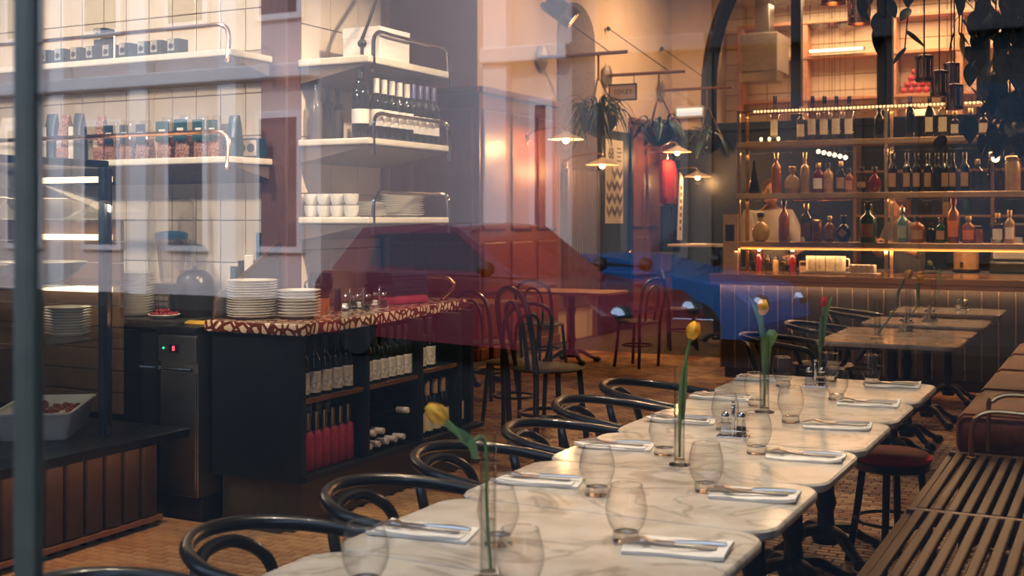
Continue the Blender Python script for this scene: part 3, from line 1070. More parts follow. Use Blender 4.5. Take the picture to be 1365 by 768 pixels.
def petal_mesh(mat, L=0.052, W=0.019):
    vs, fs = [], []
    n, m = 7, 4
    for i in range(n + 1):
        t = i / n
        w = W * math.sin(PI * min(1, 0.12 + 0.88 * (1 - t) ** 0.75 * (0.35 + 0.65 * math.sin(PI * min(1, t * 1.1 + 0.22))) * 1.0))
        w = W * (math.sin(PI * (0.14 + 0.80 * t)) ** 0.8)
        bulge = 0.0185 * math.sin(PI * (0.10 + 0.72 * t)) ** 0.9
        for j in range(m + 1):
            u = (j / m - 0.5) * 2
            vs.append((bulge * math.cos(u * 0.75), w * u * 0.95, L * t))
    for i in range(n):
        for j in range(m):
            a = i * (m + 1) + j
            fs.append((a, a + 1, a + m + 2, a + m + 1))
    N = len(vs)
    vs += [(x - 0.0012, y * 0.97, z) for x, y, z in vs]
    fs += [tuple(N + i for i in reversed(q)) for q in fs[:n * m]]
    return MB().add(vs, fs).mesh('petal', mat, True)


PET = {'yellow': petal_mesh(m_yellow), 'red': petal_mesh(m_red), 'bud': petal_mesh(M('green_bud', (0.42, 0.48, 0.12), 0.5))}


def leaf_blade(path, w, mat, name, parent, nrm=(0, -1, 0)):
    """long folded leaf along a path"""
    P = smooth(path, 4)
    vs, fs = [], []
    n = len(P) - 1
    for i, p in enumerate(P):
        t = i / n
        ww = w * math.sin(PI * (0.12 + 0.86 * t)) ** 0.8
        tg = (P[min(i + 1, n)] - P[max(i - 1, 0)]).normalized()
        sd = tg.cross(Vector(nrm)).normalized()
        nn = sd.cross(tg).normalized()
        for u in (-1, 0, 1):
            q = p + sd * (ww * u) - nn * (0.35 * ww * abs(u))
            vs.append(q)
    for i in range(n):
        for j in range(2):
            a = i * 3 + j
            fs.append((a, a + 1, a + 4, a + 3))
    N = len(vs)
    sh = Vector(nrm).normalized() * 0.0012
    fs2 = [tuple(N + i for i in reversed(q)) for q in fs]
    vs += [v - sh for v in vs]
    return MB().add(vs, fs + fs2).build(name, mat, parent, True)


def tulip(base, stem_pts, colour, leaves, label, size=1.0):
    """base: where the stem ends in the vase; the other points are world points up to the flower base"""
    b = Vector(base)
    t = empty('tulip', b, 0, label, 'flower', 'tulips in glass bud vases')
    P = smooth([Vector(p) - b for p in [base] + stem_pts], 5)
    MB().tube(P, 0.0040 * size, 8).build('stem', m_leaf, t, True)
    top = P[-1]
    d = (P[-1] - P[-4]).normalized()
    q = d.to_track_quat('Z', 'Y')
    for k in range(6):
        o = from_mesh('petal', PET[colour], t, top + d * (-0.002))
        o.rotation_mode = 'QUATERNION'
        tilt = 0.02 if k % 2 else -0.03
        o.rotation_quaternion = q @ Euler((0, tilt, k * PI / 3), 'XYZ').to_quaternion()
        s = size * (1.0 if k % 2 == 0 else 0.93)
        o.scale = (s, s, s)
    for path, w in leaves:
        leaf_blade([Vector(p) - b for p in path], w, m_leaf, 'leaf', t)
    return t


def pz(px, py, ref):
    """the point seen at a pixel, at the depth of ref"""
    Z = -ref[0] * SA + ref[1] * CA
    x, y = back(px, Z)
    return (x, y, EYE - (py - HORIZON) * Z / F_PX)


VAS = [((-1.180, 2.20), 0.30, 0.0175, 'tall clear bud vase nearest the window, holding a drooping yellow tulip'),
       ((-1.210, 3.49), 0.30, 0.0165, 'tall clear bud vase in the middle of the long table, second from the window'),
       ((-1.245, 4.587), 0.30, 0.019, 'tall clear bud vase with a leafy yellow tulip, third from the window'),
       ((-1.270, 5.64), 0.30, 0.019, 'tall clear bud vase holding the red tulip'),
       ((-1.385, 7.75), 0.25, 0.020, 'clear bud vase on the nearest amber table by the bar'),
       ((-1.400, 9.05), 0.25, 0.020, 'clear bud vase on the third amber table by the bar'),
       ((-1.416, 10.45), 0.25, 0.022, 'clear bud vase with the green bud, on the table closest to the bar')]
for (x, y), h, r, lab in VAS:
    v = make_vase(h, r)
    v.location = (x, y, 0.7502)
    tag(v, lab, 'vase', 'glass bud vases on the tables')


def vp(i, dz=0.03):
    (x, y), h, r, _ = VAS[i]
    return (x, y, 0.7502 + dz)


def rim(i):
    (x, y), h, r, _ = VAS[i]
    return (x - r * 0.5, y - r * 0.3, 0.7502 + h)


R0 = vp(0)
tulip((R0[0] + 0.006, R0[1], 0.775), [(R0[0] - 0.003, R0[1], 0.90), (R0[0] - 0.008, R0[1], 1.04), pz(622, 592, R0), pz(603, 568, R0), pz(594, 560, R0)], 'yellow',
      [([pz(633, 612, R0), pz(627, 592, R0), pz(612, 578, R0), pz(586, 561, R0)], 0.011)], 'drooping yellow tulip in the vase nearest the window', 0.98)
R1 = vp(1)
tulip((R1[0], R1[1], 0.775), [pz(907, 560, R1), pz(911, 500, R1), pz(918, 462, R1), pz(921, 451, R1)], 'yellow',
      [([pz(905, 590, R1), pz(907, 520, R1), pz(916, 470, R1), pz(928, 422, R1)], 0.006), ([pz(910, 560, R1), pz(912, 500, R1), pz(914, 478, R1)], 0.009)], 'upright yellow tulip in the middle vase of the long table', 1.05)
R2 = vp(2)
tulip((R2[0], R2[1], 0.775), [pz(1019, 500, R2), pz(1018, 450, R2), pz(1016, 425, R2), pz(1016, 419, R2)], 'yellow',
      [([pz(1018, 500, R2), pz(1016, 445, R2), pz(1010, 420, R2), pz(999, 396, R2)], 0.012), ([pz(1021, 500, R2), pz(1022, 462, R2), pz(1027, 446, R2), pz(1031, 448, R2), pz(1028, 462, R2)], 0.019)], 'yellow tulip with broad curling leaves in the third vase', 1.15)
R3 = vp(3)
tulip((R3[0], R3[1], 0.775), [pz(1094, 470, R3), pz(1096, 430, R3), pz(1098, 415, R3), pz(1098, 409, R3)], 'red',
      [([pz(1093, 470, R3), pz(1096, 432, R3), pz(1101, 415, R3), pz(1109, 395, R3)], 0.016), ([pz(1095, 465, R3), pz(1098, 430, R3), pz(1103, 410, R3)], 0.013)], 'red tulip, the only red one on the long table', 1.0)
R4 = vp(4)
tulip((R4[0], R4[1], 0.775), [pz(1195, 410, R4), pz(1197, 390, R4), pz(1203, 377, R4), pz(1207, 371, R4)], 'yellow', [([pz(1196, 400, R4), pz(1198, 388, R4), pz(1206, 374, R4)], 0.010)], 'yellow tulip leaning right over the nearest amber table', 1.2)
R5 = vp(5)
tulip((R5[0], R5[1], 0.775), [pz(1224, 405, R5), pz(1225, 385, R5), pz(1226, 377, R5)], 'yellow', [([pz(1224, 410, R5), pz(1223, 385, R5), pz(1227, 372, R5)], 0.010)], 'yellow tulip upright on the third amber table by the bar', 1.2)
R6 = vp(6)
tulip((R6[0], R6[1], 0.775), [pz(1252, 390, R6), pz(1251, 370, R6), pz(1245, 357, R6), pz(1242, 353, R6)], 'bud', [([pz(1252, 380, R6), pz(1254, 365, R6), pz(1252, 358, R6)], 0.010)], 'green closed tulip bud bending left in front of the bar', 0.9)


# ------------------------------------------------------------------ cruets
def make_shaker(body_mat, fill_mat):
    s = MB().lathe([(0.019, 0.001), (0.020, 0.006), (0.0175, 0.03), (0.013, 0.055), (0.0125, 0.06)], 16).build('shaker', body_mat, None, True)
    MB().lathe([(0.0135, 0.058), (0.0145, 0.062), (0.014, 0.072), (0.008, 0.080), (0.001, 0.082)], 16, cap=False).build('cap', m_chrome, s, True)
    MB().lathe([(0.001, 0.004), (0.0165, 0.004), (0.0145, 0.032), (0.001, 0.032)], 12, cap=False).build('filling', fill_mat, s, True)
    return s


m_salt = M('salt', (0.85, 0.82, 0.76), 0.9)
m_pep = M('peppercorns', (0.05, 0.035, 0.025), 0.8, var=0.4, scale=200)
salt, pepper = make_shaker(m_glass, m_salt), make_shaker(m_glass, m_pep)
tag(salt, 'x', 'salt shaker', 'glass salt shakers')
tag(pepper, 'x', 'pepper shaker', 'glass pepper shakers')


def make_caddy():
    c = MB().bbox((-0.055, -0.03, 0.0005), (0.055, 0.03, 0.006), 0.002).build('cruet_stand', m_chrome)
    MB().tube(smooth([(0, -0.003, 0.006), (0, -0.003, 0.09), (0, 0.004, 0.11), (0, 0.0, 0.12)], 4), 0.0035, 8, flat=1.8).build('handle', m_chrome, c, True)
    rail = [(x, y, 0.025) for x, y in rrect(0.105, 0.055, 0.02, 4)]
    MB().tube(rail, 0.0016, 6, True).build('rail', m_chrome, c, True)
    return c


caddy = make_caddy()
CRU = [((-1.20, 4.02, 0.7502), 0.15, 'on the long table between the second and third vases'), ((-1.235, 5.40, 0.7502), 0.15, 'on the long table before the red tulip'),
       ((-1.30, 8.30, 0.7502), 0.1, 'on the second amber table by the bar'), ((-1.28, 9.25, 0.7502), 0.1, 'on the third amber table by the bar'), ((-1.20, 10.50, 0.7502), 0.1, 'on the amber table closest to the bar')]
cc = on_x(466, 402, -3.78), on_x(484, 401, -3.78), on_x(506, 399, -3.78)
for i, p in enumerate(cc):
    CRU.append(((p[0], p[1], 1.0002), 0.2, 'on the patterned counter, %s of three' % ['nearest the jug', 'the middle one', 'beside the dark menus'][i]))
for i, (p, rz, lab) in enumerate(CRU):
    for src, nm, dx in ((caddy, 'chrome cruet stand', 0), (salt, 'glass salt shaker with chrome cap', -0.027), (pepper, 'glass pepper shaker with chrome cap', 0.027)):
        o = src if i == 0 else copy_tree(src)
        o.location = (p[0] + dx * math.cos(rz), p[1] + dx * math.sin(rz), p[2] + (0.0062 if dx else 0))
        o.rotation_euler = (0, 0, rz)
        o['label'] = nm + ' ' + lab
        o['category'] = {'chr': 'cruet stand', 'gla': nm.split()[1] + ' shaker'}[nm[:3]]
        if src is caddy:
            o['group'] = 'chrome cruet stands'


# ------------------------------------------------------------------ red stool tucked under the long table
st = empty('stool', (-0.90, 5.37, 0), -0.4, 'low stool with a round red seat pushed under the right side of the table', 'stool')
MB().lathe([(0.14, 0.455), (0.165, 0.462), (0.17, 0.478), (0.15, 0.495), (0.02, 0.50)], 24).build('seat', M('red_vinyl', (0.60, 0.01, 0.018), 0.6, spec=0.2), st, True)
MB().lathe([(0.15, 0.42), (0.158, 0.425), (0.158, 0.455), (0.02, 0.455)], 24).build('seat_frame', m_black, st, True)
for k in range(4):
    a = k * PI / 2 + 0.4
    ca, sa = math.cos(a), math.sin(a)
    MB().tube(smooth([(0.12 * ca, 0.12 * sa, 0.43), (0.15 * ca, 0.15 * sa, 0.2), (0.185 * ca, 0.185 * sa, 0.0)], 4), 0.016, 8).build('leg', m_black, st, True)
MB().tube([(0.152 * math.cos(a), 0.152 * math.sin(a), 0.20) for a in [2 * PI * k / 20 for k in range(20)]], 0.008, 6, True).build('stretcher_ring', m_black, st, True)

# ------------------------------------------------------------------ slatted bench, leather banquette, rails
BX0, BX1 = -0.69, 0.12
be = empty('slatted_bench', (-0.3, 4.2, 0), 0, 'dark slatted wooden bench along the right of the table, its boards running away', 'bench')
ns = 16
m_slat = M('dark_oiled_slat', (0.085, 0.045, 0.020), 0.42, stretch=(14, 2, 14), col2=(0.05, 0.026, 0.012), spec=0.35)
for sec, (y0, y1) in enumerate(((2.4, 4.53), (4.57, 5.72))):
    for k in range(ns):
        x = BX0 + 0.012 + k * 0.0505
        MB().bbox((x + 0.3, y0 - 4.2, 0.425), (x + 0.3 + 0.034, y1 - 4.2, 0.45), 0.006).build('slat', m_slat, be)
for y in (2.5, 4.55, 5.74):
    MB().bbox((BX0 + 0.28, y - 4.2 - 0.017, 0.39), (BX1 + 0.32, y - 4.2 + 0.017, 0.448), 0.004).build('crossbar', M('bench_bar', (0.10, 0.055, 0.03), 0.35), be)
for y in (2.6, 4.55, 5.65):
    for x in (BX0 + 0.05, BX1 - 0.05):
        MB().bbox((x + 0.3 - 0.02, y - 4.2 - 0.02, 0), (x + 0.3 + 0.02, y - 4.2 + 0.02, 0.40), 0.004).build('leg', m_iron, be)
MB().bbox((BX0 + 0.27, -1.8, 0.36), (BX0 + 0.30, 1.55, 0.43), 0.004).build('side_rail', m_slat, be)

bq = empty('leather_banquette', (-0.3, 7.6, 0), 0, 'long brown leather banquette seat with stitched cushions behind the bench', 'banquette')
m_lea = M('brown_leather', (0.20, 0.050, 0.022), 0.5, spec=0.3, var=0.2, scale=30, bump=0.25)
ys = [5.86, 6.78, 7.70, 8.62, 9.54]
for y0, y1 in zip(ys[:-1], ys[1:]):
    cu = MB().bbox((-0.40, y0 - 7.6 + 0.004, 0.40), (0.42, y1 - 7.6 - 0.004, 0.60), 0.05).build('cushion', m_lea, bq, True)
    MB().tube([(-0.39, y0 - 7.6 + 0.012, 0.575), (-0.36, y0 - 7.6 + 0.012, 0.602), (0.42, y0 - 7.6 + 0.012, 0.602)], 0.006, 6).build('piping', m_lea, cu, True)
MB().bbox((-0.36, -1.74, 0.08), (0.42, 1.94, 0.40), 0.01).build('base', m_dark, bq)
MB().bbox((-0.32, -1.70, 0.0), (0.42, 1.90, 0.08), 0.004).build('plinth', m_dark, bq)


def hoop_rail(y, x0, x1, z0, z1, label):
    c = MB().tube(smooth([(x0, y, z0), (x0, y, z1 - 0.09), (x0 + 0.02, y, z1 - 0.03), (x0 + 0.08, y, z1), (x0 + 0.2, y, z1)], 4) + [Vector((x1, y, z1))], 0.011, 8).build('brass_rail', m_brass, None, True)
    MB().lathe([(0.022, z0), (0.022, z0 + 0.006), (0.013, z0 + 0.012)], 14, Matrix.Translation((x0, y, 0))).build('floor_flange', m_brass, c, True)
    return tag(c, label, 'rail', 'bent brass arm rails on the bench')


hoop_rail(5.60, -0.60, 0.5, 0.4505, 0.66, 'bent brass arm rail rising from the end of the slatted bench')
hoop_rail(5.80, -0.55, 0.5, 0.0, 0.71, 'bent brass arm rail just in front of the leather cushions')
hoop_rail(9.62, -0.62, 0.5, 0.0, 0.74, 'bent brass arm rail at the far end of the leather banquette')

# ================================================================== SERVING COUNTER
ct = MB().prism([(-4.06, 4.60), (-3.465, 4.60), (-3.50, 5.20), (-3.66, 6.56), (-4.02, 6.56), (-4.02, 5.17), (-4.06, 5.17)], 0.945, 1.0, ch=0.006).build('terrazzo_worktop', TERRAZZO('stone_chip_terrazzo'), None, True)
tag(ct, 'terrazzo counter top of big cream chips in dark red, carrying the plate stacks', 'counter top')

cb = empty('counter_cabinet', (-3.75, 5.5, 0), 0, 'dark blue-black counter cabinet with open bottle bays under the terrazzo top', 'cabinet')
OX, OY = 3.75, -5.5


def cbox(name, lo, hi, mat=m_dark, b=0.004, par=None):
    return MB().bbox((lo[0] + OX, lo[1] + OY, lo[2]), (hi[0] + OX, hi[1] + OY, hi[2]), b).build(name, mat, par or cb)


m_cab = M('blue_black_cabinet_paint', (0.006, 0.012, 0.016), 0.4, spec=0.25)
cbox('side_panel', (-4.05, 4.64, 0.23), (-3.50, 4.68, 0.944), m_cab)
cbox('back_panel', (-3.90, 4.68, 0.23), (-3.87, 6.45, 0.944), m_cab)
cbox('bottom_panel', (-3.87, 4.68, 0.23), (-3.52, 6.45, 0.262), m_cab)
for y in (5.215, 5.75, 6.19):
    cbox('divider', (-3.87, y - 0.022, 0.262), (-3.51, y + 0.022, 0.944), m_cab)
cbox('end_panel', (-3.87, 6.41, 0.262), (-3.56, 6.45, 0.944), m_cab)
for y0, y1, z in ((4.684, 5.19, 0.63), (5.24, 5.725, 0.63), (5.775, 6.165, 0.65)):
    cbox('shelf', (-3.87, y0, z - 0.02), (-3.52, y1, z), m_cab)
    cbox('shelf_edge', (-3.52, y0, z - 0.022), (-3.513, y1, z + 0.002), m_brass, 0.001)
for y in (5.215, 5.75, 6.19):
    cbox('edge_strip', (-3.512, y - 0.014, 0.27), (-3.502, y + 0.014, 0.94), m_cab, 0.002)
cbox('plinth', (-4.05, 4.72, 0.0), (-3.56, 6.42, 0.228), M('olive_plinth', (0.075, 0.055, 0.030), 0.5), 0.004)
cbox('front_foot_rail', (-3.515, 4.66, 0.235), (-3.49, 6.45, 0.262), m_cab, 0.003)


# ------------------------------------------------------------------ bottles
def bottle(name, kind, h, r, glassm, labelm=None, capm=None, n=14, lab=(0.18, 0.45), cap_h=0.17, arc=None):
    if kind == 'wine':
        pr = [(r * 0.9, 0.001), (r, 0.008), (r, h * 0.60), (r * 0.86, h * 0.68), (r * 0.42, h * 0.76), (r * 0.37, h * 0.97), (r * 0.42, h * 0.975), (r * 0.40, h)]
    elif kind == 'tall':
        pr = [(r * 0.9, 0.001), (r, 0.008), (r, h * 0.62), (r * 0.85, h * 0.67), (r * 0.40, h * 0.72), (r * 0.36, h * 0.92), (r * 0.36, h)]
    elif kind == 'squat':
        pr = [(r * 0.9, 0.001), (r, 0.01), (r, h * 0.60), (r * 0.9, h * 0.68), (r * 0.45, h * 0.76), (r * 0.34, h * 0.80), (r * 0.34, h * 0.94), (r * 0.38, h)]
    elif kind == 'round':
        pr = [(r * 0.55, 0.001), (r * 0.8, h * 0.06), (r, h * 0.28), (r * 0.97, h * 0.42), (r * 0.7, h * 0.60), (r * 0.34, h * 0.70), (r * 0.30, h * 0.93), (r * 0.36, h)]
    elif kind == 'cone':
        pr = [(r * 0.95, 0.001), (r, 0.01), (r * 0.9, h * 0.25), (r * 0.4, h * 0.68), (r * 0.25, h * 0.8), (r * 0.25, h)]
    else:
        pr = [(r * 0.95, 0.001), (r, 0.006), (r, h * 0.80), (r * 0.85, h * 0.86), (r * 0.8, h * 0.88)]
    b = MB().lathe(pr, n).build(name, glassm, None, True)
    if labelm is not None:
        z0, z1 = h * lab[0], h * lab[1]
        rl = r * 1.012 + 0.0006
        if kind == 'round':
            rl = r * 1.02 + 0.0006
        if arc:
            m_ = 8
            vs, fs = [], []
            for i in range(m_ + 1):
                a = -PI / 2 - arc + 2 * arc * i / m_
                for rr in (rl, rl + 0.0012):
                    vs += [(rr * math.cos(a), rr * math.sin(a), z0), (rr * math.cos(a), rr * math.sin(a), z1)]
            for i in range(m_):
                q = i * 4
                fs += [(q + 2, q + 6, q + 7, q + 3), (q, q + 1, q + 5, q + 4), (q + 1, q + 3, q + 7, q + 5), (q, q + 4, q + 6, q + 2)]
            fs += [(0, 2, 3, 1), (m_ * 4, m_ * 4 + 1, m_ * 4 + 3, m_ * 4 + 2)]
            MB().add(vs, fs).build('label', labelm, b, True)
        else:
            MB().lathe([(rl, z0), (rl, z1)], n, cap=False).build('label', labelm, b, True)
    if capm is not None:
        rc = pr[-1][0] * 1.12 + 0.001
        MB().lathe([(rc, h * (1 - cap_h)), (rc * 1.02, h + 0.004), (rc * 0.9, h + 0.008), (0.001, h + 0.008)], n, cap=False).build('cap', capm, b, True)
    return b


g_dark = M('dark_bottle_glass', (0.006, 0.010, 0.010), 0.06, var=0.02)
g_clear = GL('clear_bottle_glass', (0.86, 0.83, 0.76), (0.22, 0.17, 0.11), 1.7, blend=0.4)
g_amber = M('amber_spirit_glass', (0.30, 0.09, 0.018), 0.06, var=0.1, coat=0.6)
g_pale = M('pale_gold_spirit_glass', (0.42, 0.26, 0.11), 0.06, var=0.1, coat=0.6)
g_green = M('green_bottle_glass', (0.01, 0.09, 0.065), 0.06, coat=0.6)
g_teal = M('pale_blue_bottle_glass', (0.10, 0.24, 0.25), 0.06, coat=0.6)
g_ruby = M('ruby_bottle_glass', (0.17, 0.012, 0.02), 0.06, coat=0.6)
c_black = M('black_cap', (0.012, 0.012, 0.013), 0.3)
c_gold = M('gold_foil', (0.75, 0.50, 0.22), 0.3, 0.9)
c_white = M('white_foil', (0.78, 0.72, 0.66), 0.4)
c_purple = M('purple_foil', (0.10, 0.09, 0.22), 0.35)
c_red = M('red_wax', (0.50, 0.05, 0.03), 0.4)
l_grey = M('grey_printed_label', (0.62, 0.58, 0.52), 0.7, var=0.35, scale=45)
l_cream = M('cream_printed_label', (0.80, 0.68, 0.46), 0.7, var=0.12, scale=50)
l_white = M('white_label', (0.82, 0.76, 0.70), 0.7, var=0.03)
l_tan = M('tan_label', (0.45, 0.27, 0.14), 0.7, var=0.15, scale=50)
l_orange = M('orange_label', (0.80, 0.22, 0.03), 0.7, var=0.08, scale=40)
l_ruby = M('wine_red_label', (0.34, 0.02, 0.06), 0.6, var=0.2, scale=60)

# bottles in the counter bays
BAYG = {}


def put(proto_key, maker, loc, label, cat, group, rot=(0, 0, 0)):
    if proto_key not in BAYG:
        BAYG[proto_key] = maker()
        o = BAYG[proto_key]
    else:
        o = copy_tree(BAYG[proto_key])
    o.location = loc
    o.rotation_euler = rot
    tag(o, label, cat, group)
    return o


mk_lab = lambda: bottle('wine_bottle', 'wine', 0.275, 0.036, g_dark, l_grey, c_black, lab=(0.06, 0.44), cap_h=0.2)
for bay, ysx in (('first', [4.735 + 0.092 * k for k in range(5)]), ('second', [5.285 + 0.078 * k for k in range(6)]), ('third', [5.83, 5.93])):
    for k, y in enumerate(ysx):
        put('lab', mk_lab, (-3.565, y, 0.6315 if bay != 'third' else 0.6515), 'dark bottle with grey printed label, %s on the %s bay top shelf' % (ORD[k], bay), 'bottle', 'labelled bottles on the upper counter shelves')
mk_back = lambda: bottle('wine_bottle', 'wine', 0.31, 0.034, g_dark, None, l_grey, cap_h=0.27)
for k in range(6):
    put('gfoil', mk_back, (-3.70, 4.735 + 0.078 * k, 0.2635), 'dark bottle with long grey foil neck, %s behind the red ones' % ORD[k], 'bottle', 'grey necked bottles in the first counter bay')
mk_red = lambda: bottle('wine_bottle', 'tall', 0.275, 0.031, l_ruby, None, c_gold, cap_h=0.46)
for k in range(7):
    put('redb', mk_red, (-3.575, 4.725 + 0.068 * k, 0.2635), 'small red bottle with gold foil neck, %s at the first bay bottom' % ORD[k], 'bottle', 'red and gold bottles in the first counter bay')
mk_lie = lambda: bottle('wine_bottle', 'wine', 0.29, 0.036, g_dark, None, c_white, cap_h=0.22)
lie = [(5.29 + 0.082 * k, 0.300) for k in range(5)] + [(5.33 + 0.082 * k, 0.364) for k in range(2)] + [(5.66, 0.44), (5.29, 0.364)]
for k, (y, z) in enumerate(lie[:8]):
    lab = 'dark wine bottle lying on its side, %s of the bottom row in the second bay' % ORD[k] if k < 5 else ('dark wine bottle lying on top of two others in the second bay, %s' % ['left', 'right'][k - 5] if k < 7 else 'dark wine bottle lying alone on the peg in the second bay')
    put('lie', mk_lie, (-3.835, y, z), lab, 'bottle', 'wine bottles lying in the second counter bay', (0, PI / 2, 0))
cbox('bottle_peg', (-3.87, 5.625, 0.385), (-3.55, 5.695, 0.402), m_cab, 0.002)
mk_low = lambda: bottle('wine_bottle', 'wine', 0.30, 0.036, g_dark, l_cream, l_tan, lab=(0.08, 0.45), cap_h=0.25)
for k in range(4):
    put('low', mk_low, (-3.575, 5.83 + 0.09 * k, 0.2635), 'dark wine bottle with a cream label, %s at the bottom of the third bay' % ORD[k], 'bottle', 'cream labelled bottles in the third counter bay')
for k in range(2):
    put('low', mk_low, (-3.615, 6.26 + 0.09 * k, 0.2635), 'dark wine bottle with a cream label, %s in the last narrow bay' % ORD[k], 'bottle', 'cream labelled bottles in the third counter bay')


# ------------------------------------------------------------------ plates
def plate_mesh(r, t=0.018):
    return MB().lathe([(0.001, 0.0), (r * 0.62, 0.0), (r * 0.66, 0.003), (r * 0.98, t - 0.003), (r, t), (r * 0.97, t + 0.001), (r * 0.68, 0.008), (r * 0.6, 0.006), (0.001, 0.006)], 28, cap=False).mesh('plate', m_white, True)


pm_big, pm_mid = plate_mesh(0.128), plate_mesh(0.112)


def plates(me, n, x, y, z, step, what, group):
    for k in range(n):
        o = from_mesh('plate', me, None, (x + random.uniform(-.0015, .0015), y + random.uniform(-.0015, .0015), z + k * step))
        tag(o, 'cream plate in %s, %s' % (what, ('%s from the bottom' % ORD[k]) if k else 'bottom one on the surface'), 'plate', group)


p = on_y(336, 413, 4.80)
plates(pm_big, 15, p[0], p[1], 1.0005, 0.0125, 'the tall stack at the counter corner', 'plates in the tall stack at the counter corner')
p = on_y(398, 410, 4.92)
plates(pm_mid, 9, p[0], p[1], 1.0005, 0.0155, 'the low stack beside the metal jug', 'plates in the low stack beside the jug')

# slanted steel side guard with a bright edge
sg = empty('side_guard', (-4.06, 4.66, 1.0), 0, 'slanted steel splash guard with a brass edge behind the plate stacks', 'guard')
g0, g1, g2, g3 = pz(291, 413, (-4.02, 4.66)), pz(291, 388, (-4.02, 4.66)), pz(378, 322, (-4.04, 5.18)), pz(384, 400, (-4.04, 5.18))
vs = [Vector(v) - Vector((-4.06, 4.66, 1.0)) for v in ((-4.055, 4.66, 1.001), (-4.055, 4.66, 1.09), (-4.055, 5.17, 1.375), (-4.055, 5.17, 1.001))]
vs2 = [v + Vector((0.012, 0, 0)) for v in vs]
MB().add(vs + vs2, [(0, 1, 2, 3), (7, 6, 5, 4), (0, 4, 5, 1), (1, 5, 6, 2), (2, 6, 7, 3), (3, 7, 4, 0)]).build('guard_sheet', m_steel, sg)
MB().tube([vs[0] + Vector((0.006, -0.004, 0)), vs[1] + Vector((0.006, -0.002, 0)), vs[2] + Vector((0.006, 0, 0.004))], 0.007, 6).build('edge_tube', m_brass, sg)

# jug
p = on_x(427, 408, -3.76)
jg = tag(MB().lathe([(0.040, 0.0005), (0.047, 0.01), (0.050, 0.08), (0.046, 0.088)], 20).build('jug', g_amber, None, True, (p[0], p[1], 1.0)), 'dark metal topped jug with an amber glass foot beside the plates', 'jug')
MB().lathe([(0.047, 0.085), (0.062, 0.12), (0.066, 0.18), (0.060, 0.215), (0.055, 0.215), (0.058, 0.17), (0.04, 0.10)], 20, cap=False).build('metal_bowl', M('gunmetal', (0.10, 0.08, 0.07), 0.15, 0.9), jg, True)
MB().tube(smooth([(-0.063, 0, 0.18), (-0.10, 0, 0.16), (-0.085, 0, 0.11), (-0.05, 0, 0.10)], 4), 0.006, 6).build('handle', m_chrome, jg, True)
p = on_x(450, 401, -3.80)
o = bottle('pepper_mill', 'jar', 0.12, 0.02, c_black, None, c_black)
o.location = (p[0], p[1], 1.0005)
tag(o, 'small black mill between the jug and the cruets', 'mill')

# dark menus and red tray
mc = at_z(548, 394, 1.0)
for k in range(6):
    o = MB().bbox((-0.15, -0.11, 0), (0.15, 0.11, 0.022), 0.003).build('menu_folder', M('navy_leatherette', (0.012, 0.020, 0.045), 0.4), None, False, (-3.86 + 0.006 * (k % 2), 6.06 - 0.01 * (k % 3), 1.0505 + k * 0.023))
    o.rotation_euler = (0, 0, PI / 2 - 0.25 + 0.02 * (k % 3))
    tag(o, 'dark navy menu folder, %s' % ('bottom one of the pile on the red tray' if k == 0 else '%s from the bottom of the pile at the counter end' % ORD[k]), 'menu', 'menu folders piled at the counter end')
o = tag(MB().bbox((-0.14, -0.11, 0.0), (0.14, 0.11, 0.05), 0.02).build('folded_cloth', M('raspberry_cloth', (0.38, 0.03, 0.07), 0.8, bump=0.3), None, True, (-3.84, 6.05, 1.0)), 'folded raspberry red cloth under the dark menus on the counter', 'cloth')
o.rotation_euler = (0, 0, PI / 2 - 0.2)
rr = MB().tube(smooth([(-3.73, 6.35, 1.0118), (-3.72, 6.47, 1.07), (-3.72, 6.48, 1.10), (-3.76, 6.47, 1.135), (-3.86, 6.47, 1.14), (-4.0, 6.47, 1.14)], 5), 0.011, 8).build('brass_rail', m_brass, None, True)
tag(rr, 'bent brass hoop at the far end of the terrazzo counter', 'rail')

# steel oven unit with a red digit
ov = empty('counter_oven', (-4.13, 4.9, 0), 0, 'stainless under-counter oven with a small red digital readout', 'oven')
for name, lo, hi, mt_ in (('body', (-0.19, -0.33, 0.12), (0.055, 0.28, 0.93), m_steel), ('control_panel', (-0.19, -0.345, 0.79), (0.055, -0.328, 0.92), m_steel), ('door_sheet', (-0.18, -0.342, 0.16), (0.05, -0.328, 0.74), m_steel),
                          ('plinth', (-0.19, -0.30, 0.0), (0.055, 0.28, 0.12), m_dark), ('worktop', (-0.20, -0.35, 0.93), (0.055, 0.28, 0.965), m_dark)):
    MB().bbox(lo, hi, 0.004).build(name, mt_, ov)
MB().tube([(-0.17, -0.36, 0.755), (0.04, -0.36, 0.755)], 0.010, 8).build('handle', m_chrome, ov, True)
dp = MB().bbox((-0.115, -0.350, 0.835), (-0.055, -0.344, 0.875), 0.001).build('display', c_black, ov)
text('digit', '8', 0.035, (-0.085, -0.3515, 0.855), (PI / 2, 0, 0), EM('red_digit', (1.0, 0.06, 0.08), 4.0), dp)
MB().ball((-0.155, -0.347, 0.855), 0.005).build('indicator_lamp', EM('green_lamp', (0.05, 0.8, 0.4), 3.0), ov)


